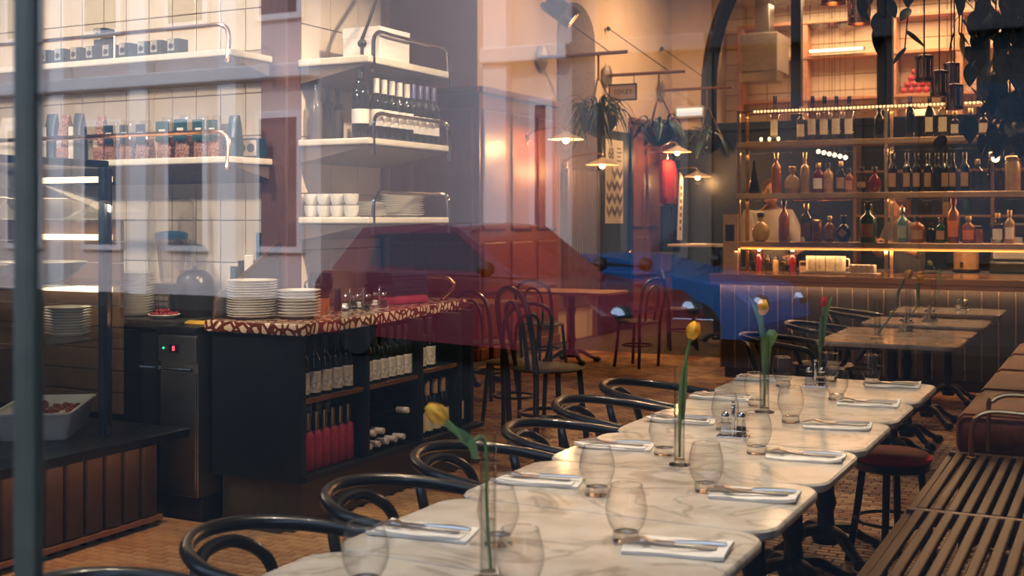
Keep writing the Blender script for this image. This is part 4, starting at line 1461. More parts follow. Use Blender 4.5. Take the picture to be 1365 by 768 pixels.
# ------------------------------------------------------------------ wedge shelves with rails
def shelf_unit(name, lo, hi, wall_side, label, rail_z=0.13, rail=True, wedge=0.09):
    """marble slab; a wedge bracket under it thickens towards the wall ('y': wall at high Y, 'x': wall at low X)"""
    s = empty(name, ((lo[0] + hi[0]) / 2, (lo[1] + hi[1]) / 2, lo[2]), 0, label, 'shelf', 'cream slab shelves with bent rails')
    ox, oy, oz = s.location
    L = [lo[0] - ox, lo[1] - oy, lo[2] - oz]
    Hh = [hi[0] - ox, hi[1] - oy, hi[2] - oz]
    MB().bbox(L, Hh, 0.008).build('slab', m_cream, s)
    a, b, c, d = L[0] + 0.02, Hh[0] - 0.02, L[1] + 0.02, Hh[1] - 0.005
    z = L[2] - 0.0005
    if wall_side == 'y':
        vs = [(a, c, z - 0.006), (b, c, z - 0.006), (b, d, z - wedge), (a, d, z - wedge), (a, c, z), (b, c, z), (b, d, z), (a, d, z)]
    else:
        a = L[0] + 0.005
        vs = [(a, c, z - wedge), (b, c, z - 0.006), (b, d, z - 0.006), (a, d, z - wedge), (a, c, z), (b, c, z), (b, d, z), (a, d, z)]
    MB().add(vs, [(3, 2, 1, 0), (4, 5, 6, 7), (0, 1, 5, 4), (1, 2, 6, 5), (2, 3, 7, 6), (3, 0, 4, 7)]).build('wedge_bracket', M('shelf_bracket', (0.16, 0.11, 0.08), 0.6), s)
    zt = Hh[2]
    if rail and wall_side == 'y':
        y = L[1] + 0.015
        MB().tube([Vector((L[0] + 0.02, y, zt + rail_z))] + smooth([(Hh[0] - 0.16, y, zt + rail_z), (Hh[0] - 0.07, y, zt + rail_z - 0.005), (Hh[0] - 0.025, y, zt + rail_z - 0.05), (Hh[0] - 0.02, y - 0.012, zt - 0.04), (Hh[0] - 0.02, y - 0.02, zt - 0.07)], 5), 0.0125, 8).build('rail', m_copper, s, True)
        for k in range(3):
            x = L[0] + (Hh[0] - L[0]) * (0.2 + 0.3 * k)
            MB().tube([(x, y, zt), (x, y, zt + rail_z)], 0.007, 6).build('rail_post', m_copper, s, True)
    if rail and wall_side == 'x':
        x = Hh[0] - 0.004
        MB().tube(smooth([(x, L[1] + 0.05, zt - 0.09), (x, L[1] + 0.05, zt + rail_z - 0.05), (x, L[1] + 0.10, zt + rail_z), (x, L[1] + 0.2, zt + rail_z)], 5)
                  + smooth([(x, Hh[1] - 0.2, zt + rail_z), (x, Hh[1] - 0.06, zt + rail_z), (x, Hh[1] - 0.012, zt + rail_z - 0.05), (x, Hh[1] - 0.012, zt - 0.09)], 5), 0.0115, 8).build('rail', m_chrome, s, True)
    return s


shelf_unit('wall_shelf', (-8.2, 4.84, 1.79), (-4.10, 5.262, 1.825), 'y', 'long cream wall shelf with a copper rail, holding the snack bags')
shelf_unit('wall_shelf', (-8.2, 4.84, 2.345), (-4.10, 5.262, 2.38), 'y', 'long cream wall shelf above, holding the small dark boxes')
SX0, SX1, SY0, SY1 = -4.0, -3.535, 5.27, 6.12
shelf_unit('wall_shelf', (SX0, SY0, 1.475), (SX1, SY1, 1.51), 'x', 'lowest cream shelf on the tiled return, stacked with cups and plates')
shelf_unit('wall_shelf', (SX0, SY0, 1.895), (SX1, SY1, 1.93), 'x', 'middle cream shelf on the tiled return, full of wine bottles')
shelf_unit('wall_shelf', (SX0, SY0, 2.325), (SX1, SY1, 2.365), 'x', 'top cream shelf on the tiled return, with a white box')
# suspension rod of the shelves
r_ = MB().tube([(-3.60, 5.30, 2.37), (-3.60, 5.30, 2.45), (-3.60, 5.46, 2.72), (-3.60, 6.2, 3.5)], 0.011, 8).build('hanging_rod', m_chrome, None, True)
tag(r_, 'slanting chrome rod that holds the corner of the top shelf', 'rod')
MB().ball((-3.60, 5.30, 2.43), 0.025).build('joint', c_black, r_, True)
# white box
bx_ = tag(MB().bbox((-0.12, -0.15, 0), (0.12, 0.15, 0.17), 0.004).build('carton', l_white, None, False, (-3.68, 5.56, 2.3655)), 'white carton on the top shelf behind the chrome rail', 'box')
MB().bbox((-0.122, -0.152, 0.115), (0.122, 0.152, 0.172), 0.003).build('lid', l_white, bx_)

# wine bottles: one tall at the corner, five white capped, seven purple capped
mkw = lambda: bottle('wine_bottle', 'wine', 0.32, 0.038, g_dark, l_white, c_white, lab=(0.22, 0.5), cap_h=0.22)
mkp = lambda: bottle('wine_bottle', 'wine', 0.325, 0.036, g_dark, l_white, c_purple, lab=(0.16, 0.46), cap_h=0.22)
o = bottle('magnum_bottle', 'wine', 0.385, 0.047, g_dark, l_white, c_black, lab=(0.2, 0.4))
o.location = (-3.63, 5.33, 1.9305)
tag(o, 'big dark magnum bottle at the near corner of the wine shelf', 'bottle', 'wine bottles on the corner shelf')
for k in range(5):
    put('wcap', mkw, (-3.60, 5.435 + 0.0775 * k, 1.9305), 'wine bottle with white cap and label, %s from the magnum' % ORD[k], 'bottle', 'wine bottles on the corner shelf')
for k in range(4):
    put('pcap', mkp, (-3.60, 5.81 + 0.0745 * k, 1.9305), 'wine bottle with purple cap and white label, %s of the far group' % ORD[k], 'bottle', 'wine bottles on the corner shelf')
for k in range(4):
    put('pcap', mkp, (-3.70, 5.80 + 0.0745 * k, 1.9305), 'wine bottle with purple cap in the second row, %s behind the far group' % ORD[k], 'bottle', 'wine bottles on the corner shelf')
for k in range(3):
    o = bottle('wine_bottle', 'wine', 0.30, 0.034, M('smoky_bottle', (0.10, 0.08, 0.06), 0.15), None, None)
    o.location = (-3.93, 5.345 + 0.10 * k, 1.9305)
    tag(o, 'plain dim bottle without label against the tiles, %s on the wine shelf' % ORD[k], 'bottle', 'wine bottles on the corner shelf')

# cups, bowls and plates on the lowest of these shelves
cupm = MB().lathe([(0.022, 0.001), (0.030, 0.004), (0.040, 0.03), (0.043, 0.062), (0.040, 0.062), (0.036, 0.03), (0.02, 0.008)], 18, cap=False).mesh('coffee_cup', m_white, True)
for k in range(4):
    for lv in range(2):
        o = from_mesh('coffee_cup', cupm, None, (-3.945 + 0.088 * k * 0.98, 5.325, 1.5105 + 0.063 * lv))
        mbh = MB().tube(smooth([(0.040, 0, 0.05), (0.062, 0, 0.048), (0.060, 0, 0.022), (0.037, 0, 0.018)], 3), 0.004, 6)
        hme = mbh.build('handle', m_white, o, True)
        o.rotation_euler = (0, 0, 0.7 + 0.5 * k + lv)
        tag(o, 'white coffee cup on the lowest corner shelf, %s in the %s layer' % (ORD[k], 'upper' if lv else 'bottom'), 'cup', 'coffee cups on the lowest corner shelf')
pm_small = plate_mesh(0.085, 0.014)
plates(pm_small, 9, -3.70, 5.53, 1.5105, 0.0085, 'the saucer stack on the corner shelf', 'saucers on the lowest corner shelf')
plates(pm_big, 9, -3.70, 5.86, 1.5105, 0.0135, 'the tall plate stack on the corner shelf', 'plates on the lowest corner shelf')

# ------------------------------------------------------------------ bags and boxes on the long shelves
m_kraft = M('pink_pasta', (0.62, 0.30, 0.22), 0.6, var=0.45, scale=90)
m_bagblue = M('dark_blue_packet', (0.015, 0.045, 0.075), 0.35)
m_bagpale = M('cream_packet', (0.72, 0.60, 0.46), 0.6)
m_film = GL('cellophane', (0.95, 0.93, 0.90), (0.8, 0.76, 0.72), 1.45, 0.1)


def bag_mesh(w, d, h, taper):
    vs, fs = [], []
    lv = [(0, 1, 1), (0.3, 1.04, 1.05), (0.7, 1 - 0.3 * taper, 0.8), (0.9, 1 - 0.5 * taper, 0.4), (1.0, 1 - 0.55 * taper, 0.06)]
    n = 12
    for t, a, b in lv:
        for x, y in rrect(w * a, d * b, min(w * a, d * b) * 0.35, 2):
            vs.append((x, y, t * h))
    m = len(rrect(1, 1, 0.3, 2))
    for k in range(len(lv) - 1):
        for i in range(m):
            fs.append((k * m + i, k * m + (i + 1) % m, (k + 1) * m + (i + 1) % m, (k + 1) * m + i))
    fs.append(tuple(reversed(range(m))))
    fs.append(tuple(range((len(lv) - 1) * m, len(lv) * m)))
    return MB().add(vs, fs)


BAGS = [(14, 'white', 30, 55, 'cream packet at the far left end of the snack shelf'), (70, 'strip', 18, 58, 'dark blue and white packet, left of the pink pasta bag'), (88, 'pasta', 20, 57, 'tall pointed bag of pink pasta, leftmost of two'),
        (106, 'strip', 16, 58, 'dark blue packet with a white side, right of the pink pasta'), (136, 'pasta', 18, 54, 'tall bag of pink pasta, nearer the rail post'),
        (152, 'tag', 20, 45, 'clear snack bag with dark blue tag, first of the three small ones'), (172, 'tag', 20, 45, 'clear snack bag with dark blue tag, middle of the three small ones'), (194, 'tag', 22, 45, 'clear snack bag with dark blue tag, last of the three small ones'),
        (223, 'teal', 22, 48, 'teal topped snack bag, first of the row by the rail end'), (247, 'teal', 22, 50, 'teal topped snack bag, second of the row by the rail end'), (271, 'teal', 20, 49, 'teal topped snack bag, third of the row by the rail end'), (289, 'teal', 18, 48, 'teal topped snack bag, fourth of the row by the rail end'),
        (313, 'dark', 17, 50, 'tall dark blue packet just right of the copper rail end')]
for px, kind, wpx, hpx, lab in BAGS:
    X, Y, _ = on_y(px, 206, 4.98)
    Z = -X * SA + Y * CA
    s = Z / F_PX * 1.12
    w, h = wpx * s, hpx * s
    mat = {'white': m_bagpale, 'strip': m_bagblue, 'pasta': m_kraft, 'tag': m_kraft, 'teal': m_kraft, 'dark': m_bagblue}[kind]
    if kind in ('tag', 'teal'):
        b = bag_mesh(w, 0.08, h * 0.55, 0.1).build('snack_bag', mat, None, True, (X, Y, 1.8255))
        bag_mesh(w * 1.03, 0.084, h * 1.05, 0.7).build('film', m_film, b, True)
        MB().bbox((-w * 0.30 if kind == 'tag' else -w * 0.42, -0.047, h * 0.42), (w * 0.30 if kind == 'tag' else w * 0.42, -0.043, h * 0.93), 0.001).build('tag_card', m_bagblue if kind == 'tag' else M('teal_card', (0.02, 0.09, 0.11), 0.4), b)
        MB().bbox((-w * 0.2, -0.0485, h * 0.66), (w * 0.2, -0.0472, h * 0.73), 0.0004).build('print_bar', l_white, b)
    else:
        b = bag_mesh(w, 0.085, h, 0.75 if kind == 'pasta' else 0.35).build('snack_bag', mat, None, True, (X, Y, 1.8255))
        if kind == 'strip':
            MB().bbox((-w * 0.48, -0.05, h * 0.05), (-w * 0.05, -0.044, h * 0.72), 0.001).build('white_side', l_white, b)
        if kind == 'pasta':
            MB().bbox((-w * 0.3, -0.046, h * 0.3), (w * 0.05, -0.043, h * 0.45), 0.001).build('tag_card', m_bagpale, b)
    b.rotation_euler = (0, 0, 0.12)
    tag(b, lab, 'bag', 'snack bags on the long shelf')
# the box with two round prints at the shelf end, and a brown bag behind it
X, Y, _ = on_y(352, 206, 5.1)
b = MB().bbox((-0.085, -0.04, 0), (0.085, 0.04, 0.105), 0.003).build('small_box', m_bagblue, None, False, (-4.19, 5.10, 1.8255))
MB().bbox((-0.045, -0.043, 0.012), (0.078, -0.0395, 0.095), 0.0008).build('front_print', m_bagpale, b)
for dx in (-0.015, 0.045):
    MB().lathe([(0.024, 0), (0.024, 0.002)], 16, Matrix.Translation((dx, -0.0432, 0.053)) @ Matrix.Rotation(PI / 2, 4, 'X')).build('round_print', m_bagblue, b)
tag(b, 'little dark blue box with two round prints at the shelf end', 'box')
X, Y, _ = on_y(330, 206, 5.05)
o = bag_mesh(0.075, 0.06, 0.19, 0.2).build('snack_bag', M('brown_packet', (0.07, 0.04, 0.025), 0.3), None, True, (-4.33, 5.08, 1.8255))
tag(o, 'glossy dark brown packet behind the copper rail end', 'bag', 'snack bags on the long shelf')
UP = [66, 86, 107, 128, 150, 172, 197, 214, 237]
for k, px in enumerate(UP):
    X, Y, _ = on_y(px, 60, 4.98)
    b = MB().bbox((-0.038, -0.04, 0), (0.038, 0.04, 0.095), 0.002).build('small_box', M('teal_box', (0.02, 0.055, 0.07), 0.4), None, False, (X, Y, 2.3805))
    MB().bbox((-0.034, -0.042, 0.03), (0.012, -0.0395, 0.092), 0.0006).build('front_print', l_grey, b)
    MB().lathe([(0.015, 0), (0.015, 0.002)], 14, Matrix.Translation((-0.011, -0.0421, 0.055)) @ Matrix.Rotation(PI / 2, 4, 'X')).build('round_print', m_bagblue, b)
    tag(b, 'small teal box with a round print, %s from the left on the upper shelf' % ORD[k], 'box', 'small boxes on the upper shelf')
X, Y, _ = on_y(137, 30, 4.98)
b = MB().bbox((-0.04, -0.04, 0), (0.04, 0.04, 0.095), 0.002).build('small_box', MATS['teal_box'], None, False, (on_y(139, 40, 4.98)[0], 4.98, 2.4765))
MB().bbox((-0.034, -0.042, 0.03), (0.012, -0.0395, 0.092), 0.0006).build('front_print', l_grey, b)
MB().lathe([(0.015, 0), (0.015, 0.002)], 14, Matrix.Translation((-0.011, -0.0421, 0.055)) @ Matrix.Rotation(PI / 2, 4, 'X')).build('round_print', m_bagblue, b)
tag(b, 'small teal box standing on top of the others on the upper shelf', 'box', 'small boxes on the upper shelf')

# ------------------------------------------------------------------ work counter along the tiles
wc = tag(MB().bbox((-8.0, 4.70, 0.93), (-4.33, 5.262, 0.975), 0.006).build('steel_worktop', M('worktop_steel', (0.10, 0.10, 0.10), 0.35, 0.6), None, False), 'dark steel work top along the cream tiles behind the display case', 'counter top')
lo_ = empty('low_cabinet', (-6.2, 5.0, 0), 0, 'dark low cabinet under the steel work top', 'cabinet')
MB().bbox((-1.8, -0.26, 0.1), (1.86, 0.26, 0.925), 0.005).build('body', m_cab, lo_)
MB().bbox((-1.75, -0.22, 0.0), (1.8, 0.26, 0.1), 0.004).build('plinth', m_dark, lo_)
for k in range(6):
    d_ = MB().bbox((-1.78 + 0.605 * k, -0.275, 0.13), (-1.2 + 0.605 * k, -0.258, 0.91), 0.004).build('door', m_cab, lo_)
    MB().tube([(-1.25 + 0.605 * k, -0.29, 0.55), (-1.25 + 0.605 * k, -0.29, 0.75)], 0.006, 6).build('handle', m_chrome, d_)
p = on_y(178, 420, 4.86)
plates(pm_mid, 16, p[0], 4.86, 0.9755, 0.0145, 'the stack by the display case', 'plates stacked by the display case')
# blender
p = on_y(222, 385, 4.98)
bl = empty('blender', (p[0] - 0.03, 5.05, 0.975), 0, 'glass bar blender with a dark base and blue lid ring in front of the tiles', 'blender')
MB().prism([(-0.10, -0.09), (0.10, -0.09), (0.085, 0.09), (-0.085, 0.09)], 0.0005, 0.17, ch=0.02).build('base', c_black, bl, True)
MB().bbox((-0.075, -0.095, 0.035), (0.075, -0.088, 0.12), 0.003).build('key_panel', m_steel, bl)
for k in range(8):
    MB().bbox((-0.068 + 0.035 * (k % 4), -0.098, 0.05 + 0.032 * (k // 4)), (-0.042 + 0.035 * (k % 4), -0.094, 0.07 + 0.032 * (k // 4)), 0.001).build('key', m_silver, bl)
MB().lathe([(0.055, 0.175), (0.062, 0.20), (0.075, 0.33), (0.085, 0.42), (0.083, 0.42), (0.073, 0.33), (0.058, 0.2)], 8, cap=False).build('jar', GL('jug_plastic', (0.90, 0.88, 0.86), (0.45, 0.42, 0.40), 1.5), bl)
MB().lathe([(0.088, 0.415), (0.09, 0.42), (0.09, 0.445), (0.07, 0.455), (0.03, 0.46)], 16).build('lid', M('blue_lid', (0.03, 0.11, 0.20), 0.4), bl, True)
MB().tube(smooth([(0.075, 0, 0.39), (0.125, 0, 0.37), (0.12, 0, 0.26), (0.066, 0, 0.23)], 4), 0.010, 8).build('handle', MATS['jug_plastic'], bl, True)
MB().lathe([(0.105, 0.17), (0.13, 0.30), (0.13, 0.50), (0.12, 0.62), (0.09, 0.64)], 10, cap=False).build('sound_hood', GL('hood_plastic', (0.97, 0.96, 0.95), (0.62, 0.60, 0.58), 1.45, blend=0.2), bl)
# big black urn beside it
p = on_y(258, 412, 5.0)
ur = tag(MB().lathe([(0.10, 0.0005), (0.105, 0.02), (0.105, 0.16), (0.095, 0.21), (0.06, 0.245), (0.012, 0.255)], 24).build('urn', c_black, None, True, (-4.46, 4.98, 0.9755)), 'big rounded black urn beside the blender', 'urn')
MB().ball((0, 0, 0.262), 0.014).build('knob', c_black, ur, True)
# raspberries in a dish
p = on_y(222, 405, 4.82)
ds = tag(MB().lathe([(0.05, 0.001), (0.055, 0.004), (0.085, 0.022), (0.082, 0.024), (0.05, 0.009), (0.001, 0.008)], 22, cap=False).build('dish', m_white, None, True, (p[0], 4.80, 0.9755)), 'shallow white dish filled with red berries', 'dish')
bm_ = MB().ball((0, 0, 0), (0.0105, 0.0105, 0.0115), 8, 6).mesh('berry', M('raspberry', (0.36, 0.02, 0.04), 0.5, var=0.3, scale=120, bump=0.4), True)
for k in range(34):
    a, r = k * 2.4, 0.068 * math.sqrt((k % 26) / 26)
    o = from_mesh('berry', bm_, None, (p[0] + r * math.cos(a), 4.80 + r * math.sin(a), 0.9755 + 0.023 + (0.016 if k >= 26 else 0.004 * (1 - r / 0.07))))
    tag(o, 'dark red berry heaped in the white dish beside the blender', 'berry', 'berries in the white dish')
# yellow cloth
cl = bag_mesh(0.20, 0.10, 0.018, 0.1).build('cleaning_cloth', M('yellow_cloth', (0.62, 0.36, 0.03), 0.9, bump=0.5), None, True, (-4.17, 4.72, 0.9655))
tag(cl, 'crumpled yellow cloth on top of the steel oven', 'cloth')
# utensil tin with tools
p = on_y(293, 415, 4.95)
tn = tag(MB().bbox((-0.06, -0.06, 0.0), (0.06, 0.06, 0.15), 0.004).build('utensil_tin', M('kraft_tin', (0.50, 0.33, 0.20), 0.5), None, False, (-4.16, 5.02, 0.9655)), 'tan square tin of kitchen tools behind the splash guard', 'tin')
for k, (dx, dy, h, m_, nm, lab) in enumerate(((0.02, 0, 0.29, c_white, 'spatula', 'white spatula sticking out of the tan tin'), (-0.02, 0.01, 0.26, c_black, 'ladle', 'black handled ladle standing in the tan tin'), (-0.035, -0.02, 0.23, c_black, 'whisk', 'black whisk handle in the tan tin, lowest of three'))):
    o = tag(MB().tube([(0, 0, 0), (0.012 * (1 - k), 0, h * 0.7)], 0.008, 6).build(nm, c_black if k else c_white, None, True, (-4.16 + dx, 5.02 + dy, 1.02)), lab, nm)
    MB().bbox((0.012 * (1 - k) - 0.028, -0.006, h * 0.62), (0.012 * (1 - k) + 0.028, 0.006, h), 0.005).build('blade', m_, o)
kb = empty('knife_block', (-4.19, 5.19, 0.976), 0, 'dark block with three upright knife handles above the splash guard', 'knife block')
for k, (px, py0, m_) in enumerate(((346, 310, MATS['blue_lid']), (357, 312, c_white), (377, 312, MATS['blue_lid']))):
    X, _, z = on_y(px, py0, 5.2)
    MB().bbox((X + 4.19 - 0.012, -0.008, 0.27), (X + 4.19 + 0.012, 0.012, z - 0.976), 0.005).build('knife_handle', m_, kb)
MB().bbox((-0.10, -0.04, 0.0), (0.14, 0.05, 0.30), 0.006).build('block', c_black, kb)

# ------------------------------------------------------------------ display case
VX = -4.25
vc = empty('display_case', (-4.9, 3.2, 0), 0, 'dark glazed display case with ribbed base at the left of the room', 'display case')


def vb(name, lo, hi, mat, b=0.004, par=None):
    return MB().bbox((lo[0] + 4.9, lo[1] - 3.2, lo[2]), (hi[0] + 4.9, hi[1] - 3.2, hi[2]), b).build(name, mat, par or vc)


m_rib = M('brown_black_rib', (0.050, 0.030, 0.022), 0.4, stretch=(8, 8, 1))
vb('base', (-5.6, 1.3, 0.09), (-4.24, 4.44, 0.44), m_dark)
vb('plinth', (-5.6, 1.3, 0.0), (-4.30, 4.42, 0.09), m_dark)
vb('plinth_strip', (-4.30, 1.3, 0.03), (-4.20, 4.46, 0.055), m_oak, 0.003)
k = 0
y = 4.44
while y > 1.4:
    vb('rib', (-4.245, y - 0.108, 0.06), (-4.205, y - 0.010, 0.44), m_rib, 0.012)
    y -= 0.116
vb('ledge', (-5.6, 1.3, 0.44), (-4.045, 4.485, 0.485), m_dark, 0.008)
vb('back_panel', (-5.6, 1.3, 0.485), (-5.57, 4.60, 1.75), m_dark)
for q in range(9):
    vb('end_board', (-5.56, 4.60, 0.49 + q * 0.112), (-4.62, 4.625, 0.598 + q * 0.112), M('case_end_wood', (0.22, 0.12, 0.06), 0.5), 0.004)
vb('top_panel', (-5.6, 1.3, 1.74), (-4.26, 4.17, 1.775), m_navy, 0.006)
for yy in (2.2, 4.14):
    p0 = vb('corner_post', (-4.275, yy - 0.026, 0.485), (-4.235, yy + 0.026, 1.74), M('anodised_blue_grey', (0.08, 0.12, 0.17), 0.3, 0.7))
    MB().box((-4.235 + 4.9, yy - 3.2 - 0.008, 0.49), (-4.233 + 4.9, yy - 3.2 + 0.012, 1.735)).build('groove', m_chrome, p0)
m_vg = GL('case_glass', (0.95, 0.96, 0.96), (0.85, 0.88, 0.9), 1.5, 0.0)
vb('front_pane', (-4.258, 2.23, 0.49), (-4.252, 4.11, 1.735), m_vg, 0.001)
vb('front_pane', (-4.258, 1.3, 0.49), (-4.252, 2.17, 1.735), m_vg, 0.001)
vb('end_pane', (-4.258, 4.17, 0.49), (-4.252, 4.47, 1.50), m_vg, 0.001)
for z in (0.93, 1.20, 1.50):
    s_ = vb('glass_shelf', (-5.5, 1.4, z - 0.012), (-4.36, 4.44, z), GL('shelf_glass', (0.9, 0.93, 0.93), (0.5, 0.6, 0.6), 1.5))
    vb('lamp_strip', (-5.3, 4.555, z + 0.19), (-4.66, 4.585, z + 0.22), EM('strip_lamp', (1.0, 0.78, 0.5), 3.0), 0.001, s_)
light('AREA', 'case_ledge_light', (-4.10, 3.0, 0.435), 5, (1.0, 0.5, 0.22), (-4.22, 3.0, 0.1), size=(2.8, 0.03))
light('AREA', 'display_case_lamp', (-4.7, 3.6, 1.72), 45, WARM, (-4.8, 3.2, 0), size=(0.8, 1.6))
# dishes in the case
bowlm = MB().lathe([(0.07, 0.001), (0.09, 0.005), (0.17, 0.05), (0.205, 0.095), (0.20, 0.097), (0.16, 0.056), (0.08, 0.012), (0.001, 0.01)], 26, cap=False).mesh('serving_bowl', M('grey_stoneware', (0.30, 0.27, 0.23), 0.3), True)
for k, (y, z, lab) in enumerate(((4.12, 1.5005, 'wide blue-grey bowl on the top shelf of the display case'), (4.08, 1.2005, 'wide grey bowl on the middle shelf of the display case'), (3.62, 1.2005, 'grey bowl further left on the middle case shelf'), (3.62, 1.5005, 'grey bowl further left on the top case shelf'))):
    tag(from_mesh('serving_bowl', bowlm, None, (-4.60, y, z)), lab, 'bowl', 'stoneware bowls in the display case')
traym = None
m_meat = M('cured_meat', (0.46, 0.10, 0.05), 0.5, var=0.35, scale=40, bump=0.4)
chunk = MB().ball((0, 0, 0), (0.022, 0.016, 0.012), 8, 6).mesh('meat_chunk', m_meat, True)
for q, (x, y, w, d, lab) in ((0, (-4.60, 4.10, 0.36, 0.62, 'white deep tray of red meat, rightmost in the display case')), (2, (-4.90, 3.55, 0.36, 0.62, 'white deep tray of red meat left of the window post'))):
    t = empty('deep_tray', (x, y, 0.4855), 0.62, lab, 'tray', 'white food trays in the display case')
    zt = 0.13
    a, b = w / 2, d / 2
    ot, it, bo, ib = rrect(w, d, 0.03, 3), rrect(w - 0.03, d - 0.03, 0.02, 3), rrect(w * 0.82, d * 0.82, 0.03, 3), rrect(w * 0.78, d * 0.78, 0.03, 3)
    n = len(ot)
    vs = [(p_[0], p_[1], 0.0) for p_ in bo] + [(p_[0] * 0.96, p_[1] * 0.96, zt - 0.012) for p_ in ot] + [(p_[0], p_[1], zt - 0.01) for p_ in ot] + [(p_[0], p_[1], zt) for p_ in ot] + [(p_[0], p_[1], zt) for p_ in it] + [(p_[0], p_[1], zt - 0.10) for p_ in ib]
    fs = []
    for r in range(5):
        for i in range(n):
            fs.append((r * n + i, r * n + (i + 1) % n, (r + 1) * n + (i + 1) % n, (r + 1) * n + i))
    fs += [tuple(reversed(range(n))), tuple(range(5 * n, 6 * n))]
    MB().add(vs, fs).build('tray_body', m_white, t, True)
    if q != 1:
        rnd = random.Random(q)
        for k in range(40):
            u_, v_ = rnd.uniform(-w * .36, w * .36), rnd.uniform(-d * .36, d * .36)
            o = from_mesh('meat_piece', chunk, None, (x + u_ * math.cos(.62) - v_ * math.sin(.62), y + u_ * math.sin(.62) + v_ * math.cos(.62), 0.4855 + zt - 0.060 + 0.02 * (k // 16)), (rnd.random(), rnd.random(), rnd.random() * 6))
            tag(o, 'chunk of red cured meat in the %s tray of the display case' % ('right' if q == 0 else 'left'), 'meat', 'meat chunks in the %s case tray' % ('right' if q == 0 else 'left'))
plates(pm_mid, 10, -4.62, 4.25, 0.9305, 0.0135, 'the stack inside the display case', 'plates on the lowest case shelf')

# ================================================================== LEFT WALL AND MIDDLE OF THE ROOM


def make_cafe_chair(label):
    c = empty('bentwood_cafe_chair', (0, 0, 0), 0, label, 'chair', 'black bentwood cafe chairs in the middle of the room')
    MB().lathe([(0.19, 0.455), (0.205, 0.465), (0.18, 0.475), (0.02, 0.47)], 22).build('seat', m_seat, c, True)
    hoop = smooth([(-0.14, 0.17, 0.0), (-0.15, 0.175, 0.25), (-0.155, 0.185, 0.46), (-0.19, 0.205, 0.68), (-0.215, 0.17, 0.84), (-0.225, 0.0, 0.90), (-0.215, -0.17, 0.84), (-0.19, -0.205, 0.68), (-0.155, -0.185, 0.46), (-0.15, -0.175, 0.25), (-0.14, -0.17, 0.0)], 5)
    MB().tube(hoop, 0.0165, 8).build('back_hoop', m_black, c, True)
    inner = smooth([(-0.15, 0.075, 0.465), (-0.175, 0.095, 0.62), (-0.205, 0.085, 0.77), (-0.215, 0.0, 0.825), (-0.205, -0.085, 0.77), (-0.175, -0.095, 0.62), (-0.15, -0.075, 0.465)], 5)
    MB().tube(inner, 0.012, 8).build('inner_hoop', m_black, c, True)
    for s in (1, -1):
        MB().tube(smooth([(0.13, s * 0.13, 0.46), (0.145, s * 0.145, 0.25), (0.17, s * 0.16, 0.0)], 4), 0.016, 8).build('leg', m_black, c, True)
    MB().tube([(0.15 * math.cos(a), 0.15 * math.sin(a), 0.22) for a in [2 * PI * k / 20 for k in range(20)]], 0.010, 6, True).build('stretcher_ring', m_black, c, True)
    return c


cafe = make_cafe_chair('x')
CAF = [(-5.12, 10.72, 1.45, 1.0, 'bentwood cafe chair with its round back to us at the wooden wall table'), (-4.42, 11.45, 2.9, 1.0, 'bentwood cafe chair on the right side of the wooden wall table'),
       (-3.30, 6.95, 0.9, 1.18, 'tall dark bentwood chair right at the end of the terrazzo counter'), (-3.95, 7.75, 2.6, 1.0, 'bentwood cafe chair leaning dark between counter end and wall table'), (-4.75, 8.9, 1.2, 1.0, 'bentwood cafe chair half hidden behind the counter end'),
       (-4.55, 13.2, 0.4, 1.0, 'dark cafe chair at the tall table by the bar end, nearest'), (-3.95, 13.9, 2.4, 1.0, 'dark cafe chair at the tall table by the bar end, far side')]
for i, (x, y, rz, s, lab) in enumerate(CAF):
    c = cafe if i == 0 else copy_tree(cafe)
    c.location, c.rotation_euler, c.scale = (x, y, 0), (0, 0, rz), (s, s, s)
    c['label'] = lab
for x, y, w, d, lab in ((-5.15, 11.45, 1.05, 0.62, 'wooden cafe table by the panelled wall, between two bentwood chairs'), (-5.35, 9.6, 0.75, 0.62, 'wooden cafe table whose corner shows behind the counter end')):
    if w:
        t = empty('cafe_table', (x, y, 0), 0, lab, 'table', 'wooden cafe tables along the left side')
        MB().prism(rrect(w, d, 0.05, 4), 0.725, 0.752, ch=0.004).build('table_top', m_oak, t, True)
        pedestal(t, 0.725)
for x, y, lab in ((-4.35, 13.9, 'tall pale topped table with black column left of the bar'), (-3.55, 14.6, 'tall pale topped table close to the bar end')):
    t = empty('high_table', (x, y, 0), 0.0, lab, 'table', 'tall tables left of the bar')
    MB().prism(rrect(1.05, 0.65, 0.05, 4), 1.17, 1.2, ch=0.004).build('table_top', M('pale_table_top', (0.45, 0.36, 0.30), 0.3), t, True)
    pedestal(t, 1.17, 1.1)
# tall thin tap-like stem seen before the red panels
# radiator
rd = empty('radiator', (XD - 0.03, 13.73, 0), 0, 'tall ribbed radiator in the arched wall recess', 'radiator')
m_rad = M('brown_radiator', (0.13, 0.085, 0.075), 0.4)
for k in range(13):
    MB().bbox((-0.04, -0.50 + k * 0.078, 0.60), (0.04, -0.50 + k * 0.078 + 0.056, 2.12), 0.018).build('fin', m_rad, rd)
for z in (0.68, 2.04):
    MB().tube([(0, -0.52, z), (0, 0.52, z)], 0.02, 8).build('header_pipe', m_rad, rd, True)
for y in (-0.40, 0.40):
    MB().bbox((-0.03, y - 0.02, 0.0), (0.03, y + 0.02, 0.62), 0.004).build('foot', m_rad, rd)
